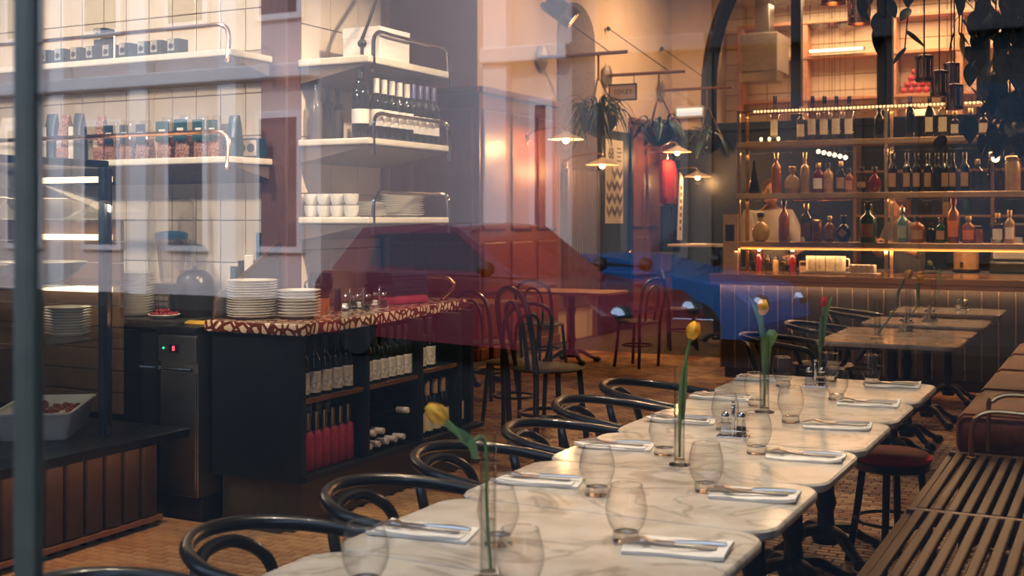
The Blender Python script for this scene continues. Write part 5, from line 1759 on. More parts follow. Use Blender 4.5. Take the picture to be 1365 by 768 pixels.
# poster on the door
po = empty('poster', (XD - 0.042, 14.82, 2.0), 0, 'tall cream poster with dark zigzag diamonds on the blue door', 'poster')
MB().bbox((-0.008, -0.30, -0.56), (0.0, 0.30, 0.55), 0.001).build('sheet', M('poster_paper', (0.78, 0.64, 0.47), 0.7, var=0.03), po)
m_ink = M('poster_ink', (0.09, 0.06, 0.07), 0.7)
text('number', '68', 0.20, (0.001, -0.12, 0.36), (PI / 2, 0, PI / 2), m_ink, po)
for k in range(4):
    MB().box((0.0, 0.08, 0.27 + k * 0.055), (0.0012, 0.26 - 0.03 * (k % 2), 0.285 + k * 0.055)).build('print_line', m_ink, po)
for r in range(4):
    for c in range(3):
        cy, cz = -0.19 + 0.19 * c, -0.40 + 0.17 * r
        if r == 3 and c == 0:
            continue
        vs = [(0.0, cy - 0.09, cz), (0.0, cy, cz - 0.085), (0.0, cy + 0.0, cz + 0.085), (0.0, cy - 0.0, cz)]
        q = [(0.0012, cy - 0.09, cz + 0.085), (0.0012, cy - 0.09, cz - 0.0), (0.0012, cy, cz - 0.085), (0.0012, cy + 0.09, cz), (0.0012, cy + 0.09, cz + 0.085), (0.0012, cy, cz)]
        MB().add(q, [(0, 1, 2, 5), (5, 2, 3, 4)]).build('diamond', m_ink if (r + c) % 2 else M('poster_grey', (0.22, 0.15, 0.15), 0.7), po)
# hanging pots on wall arms
def hanging_pot(y, zf, x1, zp, nleaf, k):
    arm = empty('plant_bracket', (XD - 0.085, y, zf), 0, 'brown wall arm with cable, carrying the %s hanging pot' % ['biggest', 'middle', 'farthest'][k], 'bracket', 'wall arms of the hanging pots')
    MB().lathe([(0.14, 0.001), (0.14, 0.02), (0.06, 0.035)], 18, Matrix.Rotation(PI / 2, 4, 'Y')).build('flange', m_steel, arm, True)
    MB().tube([(0.03, 0, 0), (1.08, 0, 0)], 0.022, 8).build('rod', M('brown_rod', (0.16, 0.06, 0.04), 0.4), arm, True)
    MB().tube([(0.02, 0.02, 0.62), (0.85, 0.0, 0.02)], 0.006, 6).build('cable', c_black, arm, True)
    MB().ball((0.012, 0.02, 0.62), 0.03).build('cable_stud', c_black, arm, True)
    px = x1
    pt = empty('hanging_planter', (px, y, zp), 0, ['black hanging bowl with long spidery leaves, nearest of the three', 'black hanging bowl of mixed leaves, middle of the three', 'dark hanging bowl with small trailing leaves, by the arch frame'][k], 'planter', 'hanging planters on the left wall')
    MB().lathe([(0.03, -0.23), (0.13, -0.19), (0.205, -0.10), (0.23, 0.0), (0.222, 0.02), (0.20, 0.0), (0.02, -0.02)], 22, cap=False).build('bowl', c_black, pt, True)
    MB().tube([(0, 0, zf - 0.022 - zp), (0, 0, 0.42)], 0.012, 6).build('hook', MATS['brown_rod'], pt, True)
    for a in (0.3, 2.4, 4.5):
        MB().tube([(0.02 * math.cos(a), 0.02 * math.sin(a), 0.44), (0.225 * math.cos(a), 0.225 * math.sin(a), 0.0)], 0.008, 6).build('strap', MATS['brown_rod'], pt, True)
    rnd = random.Random(k + 3)
    blades = []
    for v in range(4):
        L = 0.34 if k == 0 else 0.22
        P = [(0, 0, 0), (L * 0.35, 0, L * (0.62 - 0.1 * v)), (L * 0.75, 0, L * (0.55 - 0.28 * v)), (L, 0, L * (0.15 - 0.4 * v))]
        if k == 0 or v < 2:
            blades.append((P, 0.014 if k == 0 else 0.02))
        else:
            blades.append((P, 0.05))
    meshes = []
    for P, w in blades:
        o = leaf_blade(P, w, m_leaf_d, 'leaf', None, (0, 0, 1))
        meshes.append(o.data)
        bpy.data.objects.remove(o)
    for q in range(nleaf):
        a = rnd.uniform(0, 2 * PI)
        r = rnd.uniform(0.02, 0.17)
        from_mesh('leaf', rnd.choice(meshes), pt, (r * math.cos(a), r * math.sin(a), -0.01), (rnd.uniform(-.3, .3), rnd.uniform(-.4, .2), a + rnd.uniform(-.3, .3)), (rnd.uniform(.7, 1.15),) * 3)


hanging_pot(12.66, 3.39, -5.36, 2.66, 70, 0)
hanging_pot(14.66, 3.39, -5.36, 2.67, 50, 1)
hanging_pot(16.72, 3.39, -5.38, 2.67, 50, 2)


# wall lamps with flat disc shades
def wall_lamp(px, py, y, label, power):
    x, yy, z = XD + 0.42, y, None
    Z = -x * SA + y * CA
    z = EYE - (py - HORIZON) * Z / F_PX
    L = empty('wall_lamp', (x, y, z), 0, label, 'lamp', 'disc wall lamps on the left wall')
    MB().lathe([(0.20, 0.0), (0.205, 0.006), (0.05, 0.07), (0.03, 0.09), (0.001, 0.095)], 26, cap=False).build('shade', M('pale_enamel', (0.75, 0.60, 0.42), 0.3), L, True)
    MB().ball((0, 0, -0.005), 0.038).build('bulb', EM('lamp_bulb', (1.0, 0.70, 0.38), 22.0), L, True)
    MB().tube(smooth([(0, 0, 0.08), (-0.02, 0, 0.13), (-0.15, 0, 0.14), (-0.42, 0, 0.10), (-0.5, 0, 0.0)], 4), 0.012, 8).build('arm', m_brass, L, True)
    MB().lathe([(0.06, 0.0), (0.06, 0.02), (0.03, 0.03)], 14, Matrix.Translation((-0.50, 0, 0.02)) @ Matrix.Rotation(PI / 2, 4, 'Y')).build('wall_plate', m_brass, L, True)
    lo = light('POINT', 'wall_lamp_light', (x, y, z - 0.075), power, (1.0, 0.50, 0.18), radius=0.04)
    return L


wall_lamp(730, 186, 12.25, 'disc wall lamp on the glowing orange wall, nearest', 55)
wall_lamp(781, 220, 13.30, 'disc wall lamp before the arched recess', 22)
wall_lamp(890, 203, 16.0, 'disc wall lamp above the red jacket', 22)
wall_lamp(909, 236, 16.9, 'disc wall lamp lowest and farthest along the left wall', 18)

# signs
sgn = empty('toilet_sign', (XD + 0.10, 14.6, 3.0), 0, 'thin framed TOILET sign below the second wall arm', 'sign')
P0, P1 = on_y(812, 134, 14.6), on_y(848, 112, 14.6)
sgn.location = ((P0[0] + P1[0]) / 2, 14.6, (P0[2] + P1[2]) / 2)
w_, h_ = P1[0] - P0[0], P1[2] - P0[2]
MB().bbox((-w_ / 2, 0, -h_ / 2), (w_ / 2, 0.012, h_ / 2), 0.003).build('board', M('sign_board', (0.48, 0.33, 0.22), 0.6), sgn)
fr_ = MB()
for a, b in (((-w_ / 2 - .01, -0.004, h_ / 2 - .01), (w_ / 2 + .01, 0.014, h_ / 2 + .012)), ((-w_ / 2 - .01, -0.004, -h_ / 2 - .012), (w_ / 2 + .01, 0.014, -h_ / 2 + .01)), ((-w_ / 2 - .01, -0.004, -h_ / 2), (-w_ / 2 + .01, 0.014, h_ / 2)), ((w_ / 2 - .01, -0.004, -h_ / 2), (w_ / 2 + .01, 0.014, h_ / 2))):
    fr_.box(a, b)
fr_.build('frame', c_black, sgn)
text('lettering', 'TOILET', h_ * 0.42, (0, -0.002, 0), (PI / 2, 0, 0), c_black, sgn)
MB().tube([(-w_ / 2 + 0.03, 0.006, h_ / 2), (-w_ / 2 + 0.03, 0.006, 3.37 - sgn.location.z)], 0.005, 6).build('hanger', c_black, sgn)
MB().tube([(w_ / 2 - 0.03, 0.006, h_ / 2), (w_ / 2 - 0.03, 0.006, 3.37 - sgn.location.z)], 0.005, 6).build('hanger', c_black, sgn)
P0, P1 = on_y(901, 158, 17.25), on_y(940, 141, 17.25)
lb = empty('white_sign', ((P0[0] + P1[0]) / 2, 17.24, (P0[2] + P1[2]) / 2), 0, 'white sign on the end wall left of the arch, its reflection made as glow', 'sign')
w_, h_ = P1[0] - P0[0], P1[2] - P0[2]
MB().bbox((-w_ / 2, -0.04, -h_ / 2), (w_ / 2, 0.05, h_ / 2), 0.006).build('case', c_white, lb)
MB().box((-w_ / 2 + .03, -0.044, -h_ / 2 + .03), (w_ / 2 - .03, -0.041, h_ / 2 - .03)).build('panel', EM('white_sign_sheen', (0.85, 0.9, 0.85), 0.9), lb)  # glow imitates light reflected by the sign; it holds no lamp

# clothes hanging at the far left wall, and a white banner beside them
jx, jy, jz = on_x(890, 212, -5.80)
jk = empty('red_jacket', (jx, jy, jz), 0, 'red jacket hung on the wall over dark trousers', 'jacket')
mb = MB()
mb.lathe([(0.05, 0.0), (0.17, -0.05), (0.185, -0.20), (0.17, -0.42), (0.185, -0.62), (0.17, -0.64)], 14, Matrix.Diagonal((0.6, 1, 1, 1)))
mb.build('jacket_body', M('red_wool', (0.50, 0.03, 0.03), 0.8), jk, True)
for s in (-1, 1):
    MB().tube(smooth([(0, s * 0.15, -0.05), (0.02, s * 0.22, -0.25), (0.03, s * 0.21, -0.55)], 4), [0.06, 0.06, 0.058, 0.056, 0.054, 0.052, 0.05, 0.05, 0.048], 8).build('sleeve', MATS['red_wool'], jk, True)
MB().tube([(0, 0, 0.0), (0, 0, 0.08), (-0.27, 0, 0.10)], 0.008, 6).build('hanger', m_chrome, jk, True)
tr_ = empty('dark_trousers', (jx - 0.01, jy, jz - 0.70), 0, 'dark blue trousers hanging below the red jacket', 'trousers')
for s in (-1, 1):
    MB().tube([(0, s * 0.075, 0.03), (0, s * 0.075, -0.3), (0, s * 0.07, -0.62)], [0.07, 0.068, 0.06], 10).build('trouser_leg', M('blue_denim', (0.015, 0.028, 0.05), 0.8), tr_, True)
MB().tube([(0, -0.15, 0.05), (0, 0.15, 0.05)], 0.012, 6).build('waistband', MATS['blue_denim'], tr_, True)
MB().tube([(-0.01, 0, 0.05), (-0.27, 0, 0.02)], 0.006, 6).build('wall_hook', m_chrome, tr_, True)
ht = tag(MB().lathe([(0.001, 0.09), (0.12, 0.08), (0.20, 0.03), (0.19, 0.0), (0.10, -0.005)], 20).build('beret', m_navy, None, True, (-5.93, jy + 0.1, on_x(893, 192, -5.9)[2])), 'dark blue beret on the wall peg above the red jacket', 'hat')
bn = empty('banner', (on_x(905, 250, -5.85)[0], on_x(905, 250, -5.85)[1], on_x(905, 320, -5.85)[2]), 0, 'narrow white banner with dark slanted lettering beside the red jacket', 'banner')
MB().prism([(-0.09, 0), (0.09, 0), (0.14, 0.9), (0.02, 1.0)], 0, 0.02, Matrix(((0, 0, 1, 0), (1, 0, 0, 0), (0, 1, 0, 0), (0, 0, 0, 1)))).build('board', l_white, bn)
for k in range(7):
    MB().box((0.0205, -0.03 + 0.006 * k, 0.14 + 0.10 * k), (0.0215, 0.045 + 0.008 * k, 0.20 + 0.10 * k)).build('ink_mark', m_ink, bn)
MB().tube([(0.01, 0, 0.9), (-0.22, 0, 0.9)], 0.006, 6).build('hook', m_chrome, bn)

# spot lamp at the top, pendant cans
sl = empty('spot_lamp', back(745, 10.5) + (EYE + 280 * 10.5 / F_PX,), 0.4, 'copper cylinder spot lamp hanging at the top of the picture', 'lamp')
mt_ = Matrix.Rotation(-0.9, 4, 'Y')
MB().lathe([(0.09, -0.10), (0.095, 0.10), (0.085, 0.12)], 20, mt_).build('housing', c_black, sl, True)
MB().lathe([(0.098, -0.16), (0.10, -0.06), (0.094, -0.06), (0.09, -0.15)], 20, mt_, cap=False).build('copper_ring', m_copper, sl, True)
MB().lathe([(0.07, -0.145), (0.001, -0.14)], 16, mt_, cap=False).build('lens', EM('spot_lens', (1.0, 0.7, 0.35), 6.0), sl, True)
MB().tube([(0, 0, 0.05), (0, 0, 5.0 - sl.location.z)], 0.012, 6).build('stem', c_black, sl, True)

# ================================================================== BAR
BY = 11.02          # bar front
BX = on_y(958, 370, BY)[0]
bar = empty('bar_counter', (-1.5, BY, 0), 0, 'long dark bar front of vertical boards, lit from under its wooden top', 'bar')
m_board = M('blue_black_board', (0.040, 0.038, 0.040), 0.35, stretch=(10, 10, 1), bump=0.05)
MB().bbox((BX + 1.5 + 0.02, 0.03, 0.10), (2.2, 0.75, 0.92), 0.004).build('body', m_dark, bar)
MB().bbox((BX + 1.5 + 0.04, 0.06, 0.0), (2.2, 0.70, 0.10), 0.004).build('plinth', m_dark, bar)
bwid = 0.136
k = 0
x = BX + 1.5 + 0.02
while x < 2.15:
    MB().bbox((x + 0.003, 0.0, 0.10), (x + bwid - 0.003, 0.031, 0.915), 0.007).build('board', m_board, bar)
    MB().tube([(x, 0.0, 0.10), (x, 0.0, 0.915)], 0.006, 6).build('bead', M('lit_board_bead', (0.13, 0.10, 0.08), 0.35), bar)  # bead colour lightened to imitate the light it catches
    x += bwid
tp = MB().bbox((BX - 0.06, BY - 0.10, 0.922), (0.7, BY + 0.85, 0.985), 0.008).build('bar_worktop', M('bar_top_wood', (0.34, 0.15, 0.06), 0.2, stretch=(2, 20, 20), coat=0.5), None, False)
MB().bbox((BX - 0.055, BY - 0.095, 0.885), (0.7, BY - 0.06, 0.9225), 0.004).build('front_lip', MATS['bar_top_wood'], tp)
tag(tp, 'long polished wooden bar top with a dark lit edge', 'counter top')
ls = MB().box((BX + 0.05, BY - 0.012, 0.9165), (0.6, BY - 0.002, 0.9215)).build('light_strip', EM('led_strip_warm', (1.0, 0.40, 0.08), 0.95))
tag(ls, 'warm light strip under the lip of the bar top', 'light')
light('AREA', 'bar_lip_light', (-1.5, BY - 0.05, 0.905), 26, (1.0, 0.5, 0.22), (-1.5, BY + 0.09, 0.0), size=(4.2, 0.03))

# bottle rack
RY = 11.5
rx0 = on_y(985, 258, RY)[0]
rk = empty('bottle_rack', (rx0, RY, 0.985), 0, 'tall brass framed bottle rack with three long shelves standing on the bar', 'rack')
RXE = 3.95
SZ = [1.279, 1.750, 2.251]
m_rackshelf = M('brass_edged_shelf', (0.52, 0.33, 0.16), 0.35, 0.5)
for xk in (0.0, 1.40, 2.80):
    for yk in (0.0, 0.30):
        MB().bbox((xk - 0.016, yk - 0.016, 0.0), (xk + 0.016, yk + 0.016, 1.575), 0.003).build('post', m_brass, rk)
for i, z in enumerate(SZ):
    s_ = MB().bbox((-0.02, -0.02, z - 0.985 - 0.05), (RXE, 0.32, z - 0.985), 0.004).build('shelf', m_rackshelf, rk)
    if i == 0:
        MB().box((0.02, -0.021, z - 0.985 - 0.072), (RXE - 0.02, 0.0, z - 0.985 - 0.052)).build('light_strip', MATS['led_strip_warm'], s_)
MB().tube([(0, 0, 1.56), (RXE, 0, 1.56)], 0.011, 8).build('top_rail', m_brass, rk)
MB().tube([(0, 0.3, 1.56), (RXE, 0.3, 1.56)], 0.011, 8).build('top_rail', m_brass, rk)
bulb_me = MB().ball((0, 0, 0), 0.0125, 8, 6).mesh('led_dot', EM('led_dot', (1.0, 0.62, 0.28), 2.6))
for k in range(96):
    from_mesh('led_dot', bulb_me, rk, (0.16 + k * 0.034, -0.012, 1.56))
for i, z in enumerate(SZ):
    light('AREA', 'rack_fill_light', (-1.6, RY + 0.2, z + (0.40 if i < 2 else 0.28)), 24, (1.0, 0.52, 0.22), (-1.6, RY + 0.1, z - 1), size=(3.6, 0.05))  # unseen fill lights added for the bottles, without fixtures
light('AREA', 'rack_low_light', (-1.6, RY - 0.05, SZ[0] - 0.085), 17, (1.0, 0.56, 0.26), (-1.6, RY + 0.12, 0.985), size=(3.6, 0.04))
# thin hanging bar for tools in the rack
MB().tube([(0.48, 0.28, 0.70), (1.05, 0.28, 0.70)], 0.008, 6).build('tool_bar', m_brass, rk)

# bottles of the rack: (x pixel, top pixel, width px, kind, glass, label, cap, description)
B_ = {}
TOPROW = [(1033, 128, 12, 'tall', g_clear, l_cream, c_black, ''), (1068, 142, 12, 'tall', g_clear, l_cream, c_gold, ''), (1083, 128, 13, 'tall', g_clear, l_cream, c_black, ''), (1099, 128, 13, 'tall', g_clear, l_cream, c_black, ''), (1115, 128, 13, 'tall', g_clear, l_cream, c_black, ''), (1132, 128, 13, 'tall', g_clear, l_cream, c_black, ''),
          (1172, 141, 13, 'wine', g_dark, None, c_black, ''), (1213, 128, 12, 'wine', g_dark, None, c_purple, ''), (1239, 128, 12, 'wine', g_dark, l_cream, c_black, ''), (1257, 128, 13, 'tall', g_clear, l_cream, c_black, ''), (1273, 148, 12, 'tall', g_clear, l_cream, c_gold, ''), (1294, 144, 13, 'tall', g_clear, l_cream, c_gold, ''), (1311, 146, 13, 'tall', g_clear, l_cream, c_gold, ''), (1329, 150, 12, 'squat', g_clear, l_cream, c_gold, ''), (1345, 152, 13, 'squat', g_clear, l_cream, c_gold, '')]
MIDROW = [(1005, 213, 15, 'cone', g_dark, None, None, 'dark cone shaped decanter'), (1035, 203, 13, 'squat', g_amber, None, c_gold, 'tall amber whisky bottle'), (1056, 222, 22, 'round', g_pale, l_tan, c_gold, 'round flask with a gold shoulder'), (1073, 203, 12, 'tall', g_pale, None, c_gold, 'slim pale gold bottle'), (1091, 217, 15, 'squat', g_ruby, l_white, c_gold, 'ruby based bottle with a bright shoulder'), (1104, 217, 13, 'squat', g_pale, l_tan, c_black, 'pale whisky bottle with tan label'),
          (1121, 215, 13, 'squat', g_clear, l_tan, c_gold, 'clear bottle with a tan label'), (1132, 224, 12, 'squat', g_amber, M('pink_label', (0.62, 0.30, 0.22), 0.7), c_black, 'short bottle with a pink label'), (1149, 222, 15, 'round', g_clear, l_tan, c_black, 'clear round shouldered bottle'), (1166, 222, 17, 'round', g_ruby, None, c_black, 'dark ruby faceted decanter'),
          (1190, 204, 12, 'wine', g_dark, l_tan, c_black, 'dark wine bottle, first of the long wine row'), (1209, 204, 11, 'wine', g_dark, l_tan, c_black, 'dark wine bottle, second of the long wine row'), (1222, 204, 11, 'wine', g_dark, l_tan, c_black, 'dark wine bottle, third of the long wine row'), (1237, 204, 11, 'wine', g_dark, l_tan, c_black, 'dark wine bottle, fourth of the long wine row'),
          (1249, 204, 10, 'wine', g_dark, None, c_black, 'dark wine bottle without label in the long wine row'), (1260, 204, 11, 'wine', g_dark, l_tan, c_black, 'dark wine bottle, sixth of the long wine row'), (1270, 204, 10, 'wine', g_dark, l_tan, c_black, 'dark wine bottle, seventh of the long wine row'), (1286, 203, 12, 'wine', g_dark, l_tan, c_black, 'dark wine bottle, last and apart in the wine row'),
          (1303, 212, 14, 'squat', g_clear, None, c_gold, 'sparkling clear decanter right of the wine row'), (1326, 203, 18, 'jar', g_clear, None, m_chrome, 'tall clear glass jar before a bright lamp'), (1350, 208, 20, 'jar', g_pale, None, c_gold, 'fat tan jar at the right edge')]
LOWROW = [(1014, 283, 24, 'round', g_pale, None, c_black, 'big round flask with a dark stopper'), (1045, 266, 15, 'squat', g_amber, None, c_black, 'tall amber bottle with a dark neck'), (1075, 271, 16, 'squat', g_clear, l_tan, c_gold, 'clear square shouldered bottle'), (1089, 293, 13, 'jar', g_amber, l_tan, c_gold, 'short amber jar, left of a pair'), (1106, 288, 13, 'squat', g_amber, l_tan, c_gold, 'short amber bottle, right of a pair'),
          (1125, 287, 21, 'round', g_dark, None, c_black, 'round black bottle with a pale diamond label'), (1157, 272, 23, 'squat', g_green, l_tan, c_black, 'broad green bottle with a wide tan label'), (1203, 277, 15, 'squat', g_teal, M('pale_blue_label', (0.35, 0.42, 0.36), 0.6), m_chrome, 'pale blue bottle with a tall faded label'), (1223, 288, 19, 'squat', g_amber, l_tan, c_black, 'squat brown bottle with a tan label'), (1241, 297, 12, 'squat', g_dark, None, c_black, 'small dark bottle between brown and blue ones'), (1254, 290, 13, 'squat', g_green, l_tan, m_chrome, 'small green bottle with a shining stopper'),
          (1271, 263, 16, 'squat', g_amber, l_orange, c_red, 'amber bottle with an orange label and red wax neck'), (1291, 288, 17, 'squat', g_amber, l_orange, c_gold, 'dark bottle with a rust orange label'), (1304, 301, 12, 'jar', g_amber, None, c_black, 'low dark amber jar'), (1330, 284, 15, 'squat', g_clear, l_white, c_gold, 'clear bottle with a white label'), (1346, 280, 13, 'squat', g_pale, l_white, c_gold, 'slim bottle with a white label at the right edge')]
for row, base, zi, nm in ((TOPROW, 189, 2, 'top'), (MIDROW, 256, 1, 'middle'), (LOWROW, 319, 0, 'lowest')):
    for i, (px, py, w, kind, g, l_, c_, desc) in enumerate(row):
        yb = RY + 0.13 + 0.02 * (i % 2)
        X, _, zt = on_y(px, py, yb)
        Z = -X * SA + yb * CA
        zb = SZ[zi]
        o = bottle('wine_bottle' if kind == 'wine' else ('jar' if kind == 'jar' else 'spirit_bottle'), kind, max(0.08, zt - zb - 0.01), w * Z / F_PX / 2, g, l_, c_, 14, (0.14, 0.50) if kind != 'round' else (0.2, 0.42), 0.14 if kind != 'jar' else 0.1, 0.85)
        o.location = (X, yb, zb + 0.0004)
        if not desc:
            desc = {'tall': 'slim clear spirit bottle with cream label', 'wine': 'dark wine bottle', 'squat': 'short clear bottle with gold cap'}[kind]
            desc += ', %s from the left' % ORD[i]
        tag(o, desc + ' on the %s rack shelf' % nm, 'bottle' if kind != 'jar' else 'jar', 'bottles on the %s rack shelf' % nm)
        if 'diamond' in desc:
            r = w * Z / F_PX / 2
            MB().prism([(-r * .62, 0), (0, -r * .62), (r * .62, 0), (0, r * .62)], 0, 0.003, Matrix.Translation((0, -r * 1.02, (zt - zb) * 0.34)) @ Matrix.Rotation(PI / 2, 4, 'X')).build('diamond_label', l_tan, o)
# tea lights and small things
for k, (px, py) in enumerate(((1015, 186), (1026, 187), (1038, 188))):
    X, _, z = on_y(px, py, RY + 0.06)
    o = tag(MB().lathe([(0.018, 0.0), (0.022, 0.03), (0.020, 0.03), (0.016, 0.004)], 14).build('tea_light', g_clear, None, True, (X, RY + 0.05, SZ[2] + 0.0004)), 'glowing tea light on the top rack shelf, %s from the left' % ORD[k], 'candle', 'tea lights on the top rack shelf')
    MB().ball((0, 0, 0.026), (0.014, 0.014, 0.018)).build('flame', EM('candle_flame', (1.0, 0.62, 0.25), 14.0), o)
mk_small = lambda: bottle('jar', 'jar', 0.16, 0.033, g_dark, l_tan, c_black)
for k, (px, py, w, m_, desc) in enumerate(((1012, 333, 10, g_ruby, 'dark red jar nearest the rack post'), (1024, 340, 8, g_clear, 'small clear jar, second from the rack post'), (1034, 343, 8, g_pale, 'small tan jar, third from the rack post'), (1046, 345, 7, g_clear, 'smallest clear jar behind the bar edge'), (1057, 334, 10, g_ruby, 'dark red jar beside the cups'))):
    yb = RY + 0.12
    X, _, zt = on_y(px, py, yb)
    Z = -X * SA + yb * CA
    o = bottle('jar', 'jar', zt - 0.985, w * Z / F_PX / 2, m_, None, m_chrome if k in (0, 4) else c_black, 12)
    o.location = (X, yb, 0.9854)
    tag(o, desc + ' on the bar top', 'jar', 'small jars on the bar top')
X, yb = on_y(1074, 350, RY + 0.1)[0], RY + 0.1
bo = tag(MB().bbox((-0.05, -0.05, 0), (0.05, 0.05, 0.11), 0.004).build('napkin_box', l_tan, None, False, (X, yb, 0.9854)), 'tan box left of the glass mugs on the bar top', 'box')
MB().bbox((-0.042, -0.052, 0.065), (0.042, -0.049, 0.10), 0.001).build('label', c_black, bo)
X = on_y(1101, 360, RY + 0.02)[0]
ty = tag(MB().bbox((-0.22, -0.12, 0), (0.22, 0.12, 0.012), 0.004).build('tray', l_white, None, False, (X, RY + 0.0, 0.9854)), 'flat white tray under the mugs on the bar top', 'tray')
MB().tube([(q[0], q[1], 0.014) for q in rrect(0.43, 0.23, 0.02, 3)], 0.004, 6, True).build('rim', l_white, ty)
mug = MB().lathe([(0.032, 0.001), (0.045, 0.012), (0.047, 0.15), (0.043, 0.15), (0.040, 0.016), (0.001, 0.012)], 18, cap=False).mesh('glass_mug', M('milky_mug', (0.88, 0.76, 0.58), 0.2), True)
for k in range(4):
    o = from_mesh('glass_mug', mug, None, (X - 0.14 + 0.094 * k, RY + 0.01, 0.9980))
    MB().tube(smooth([(0.043, 0, 0.125), (0.075, 0, 0.12), (0.073, 0, 0.05), (0.043, 0, 0.04)], 3), 0.007, 6).build('handle', MATS['milky_mug'], o, True)
    o.rotation_euler = (0, 0, -PI / 2 if k < 3 else 0.0)
    tag(o, 'pale ribbed mug on the white tray, %s from the left' % ORD[k], 'mug', 'mugs on the bar tray')
for k in range(5):
    X = on_y(1137 + 7 * k, 360, RY + 0.02)[0]
    o = MB().bbox((-0.022, -0.06, 0), (0.022, 0.06, 0.075), 0.008).build('folded_towel', l_white, None, True, (X, RY - 0.02, 0.9978))
    MB().bbox((-0.020, -0.062, 0.03), (0.020, -0.058, 0.036), 0.001).build('fold', l_white, o)
    tag(o, 'rolled white towel on the bar, %s of five beside the mugs' % ORD[k], 'towel', 'rolled towels on the bar')
X = on_y(1151, 360, RY + 0.02)[0]
ty2 = tag(MB().bbox((-0.15, -0.10, 0), (0.15, 0.10, 0.012), 0.004).build('tray', l_white, None, False, (X, RY - 0.02, 0.9854)), 'flat white tray under the rolled towels', 'tray')
# back counter behind the bar with a pot and a coffee machine
bc = empty('back_counter', (-1.6, 13.0, 0), 0, 'dark work counter behind the bar', 'counter')
MB().bbox((-2.2, -0.32, 0.05), (2.2, 0.32, 0.92), 0.006).build('body', m_dark, bc)
MB().bbox((-2.22, -0.35, 0.92), (2.22, 0.33, 0.96), 0.006).build('top', MATS['worktop_steel'], bc)
Xp, _, zp0 = on_y(1288, 351, 12.9)
_, _, zp1 = on_y(1288, 326, 12.9)
pt = tag(MB().lathe([(0.115, 0.001), (0.12, 0.01), (0.12, 0.30), (0.118, 0.302), (0.11, 0.27), (0.001, 0.27)], 24).build('stock_pot', M('enamel_pot', (0.72, 0.42, 0.20), 0.4), None, True, (Xp, 12.9, 0.9605)), 'cream enamel pot on the back counter, under the lowest rack shelf', 'pot')
MB().bbox((-0.045, -0.126, 0.05), (-0.015, -0.116, 0.11), 0.003).build('switch', c_black, pt)
MB().lathe([(0.122, 0.0), (0.14, 0.012), (0.14, 0.03), (0.122, 0.034)], 24).build('black_base', c_black, pt)
cm = empty('coffee_machine', (on_y(1335, 340, 13.0)[0] + 0.12, 13.0, 0.9605), 0, 'dark coffee machine on the back counter at the right edge', 'coffee machine')
MB().bbox((-0.22, -0.2, 0.0), (0.22, 0.2, 0.12), 0.02).build('base', c_black, cm)
MB().bbox((-0.22, 0.0, 0.12), (0.22, 0.2, 0.42), 0.02).build('body', m_steel, cm)
MB().bbox((-0.22, -0.2, 0.36), (0.22, 0.0, 0.5), 0.02).build('head', c_black, cm)
for s in (-1, 1):
    MB().tube([(s * 0.1, -0.12, 0.36), (s * 0.1, -0.14, 0.30), (s * 0.1, -0.30, 0.29)], 0.016, 8).build('group_handle', c_black, cm, True)
# shelf of cups and crates behind
sbk = empty('back_shelf', (-1.9, 15.4, 0), 0, 'dim wooden back shelf with coloured jars behind the bar', 'shelf')
for z in (1.55, 2.1):
    MB().bbox((-1.1, -0.15, z - 0.03), (2.2, 0.15, z), 0.004).build('board', m_oak, sbk)
for x in (-1.1, 0.5, 2.17):
    MB().bbox((x - 0.02, -0.15, 0), (x + 0.02, 0.15, 2.5), 0.004).build('upright', m_oak, sbk)
for k in range(12):
    if k in (6, 7):
        continue
    o = bottle('jar', 'jar', 0.16 + 0.03 * (k % 3), 0.05, [g_pale, g_green, g_amber, g_clear][k % 4], None, c_black, 10)
    o.location = (-2.85 + 0.23 * k, 15.36, 1.5504)
    tag(o, 'blurred jar on the dim shelf behind the bar, %s from the left' % ORD[k], 'jar', 'jars on the dim back shelf')
# string of round bulbs seen through the rack
for k in range(6):
    X, Y, z = on_y(1091 + 7.2 * k, 202 + 1.6 * k, 13.6)
    o = tag(MB().ball((0, 0, 0), 0.024).build('globe_bulb', EM('globe_bulb', (1.0, 0.70, 0.38), 6.0), None, True, (X, Y, z)), 'round glowing bulb behind the rack, %s of the row of six' % ORD[k], 'bulb', 'row of globe bulbs behind the bar')
    MB().tube([(0, 0, 0.028), (0, 0, 0.10)], 0.010, 6).build('socket', c_black, o)
    MB().tube([(0, 0, 0.09), (0, 0, 5.0 - z)], 0.0018, 4).build('cord', c_black, o)
# menu stand at the left end of the bar
ms = empty('menu_stand', on_y(972, 360, 11.45)[:2] + (0.9854,), 0, 'white card stand with a black square, at the left end of the bar', 'sign')
MB().bbox((-0.06, -0.01, 0.0), (0.09, 0.01, 0.56), 0.003).build('card', l_tan, ms)
MB().bbox((-0.035, -0.014, 0.30), (0.055, -0.009, 0.46), 0.002).build('black_square', c_black, ms)

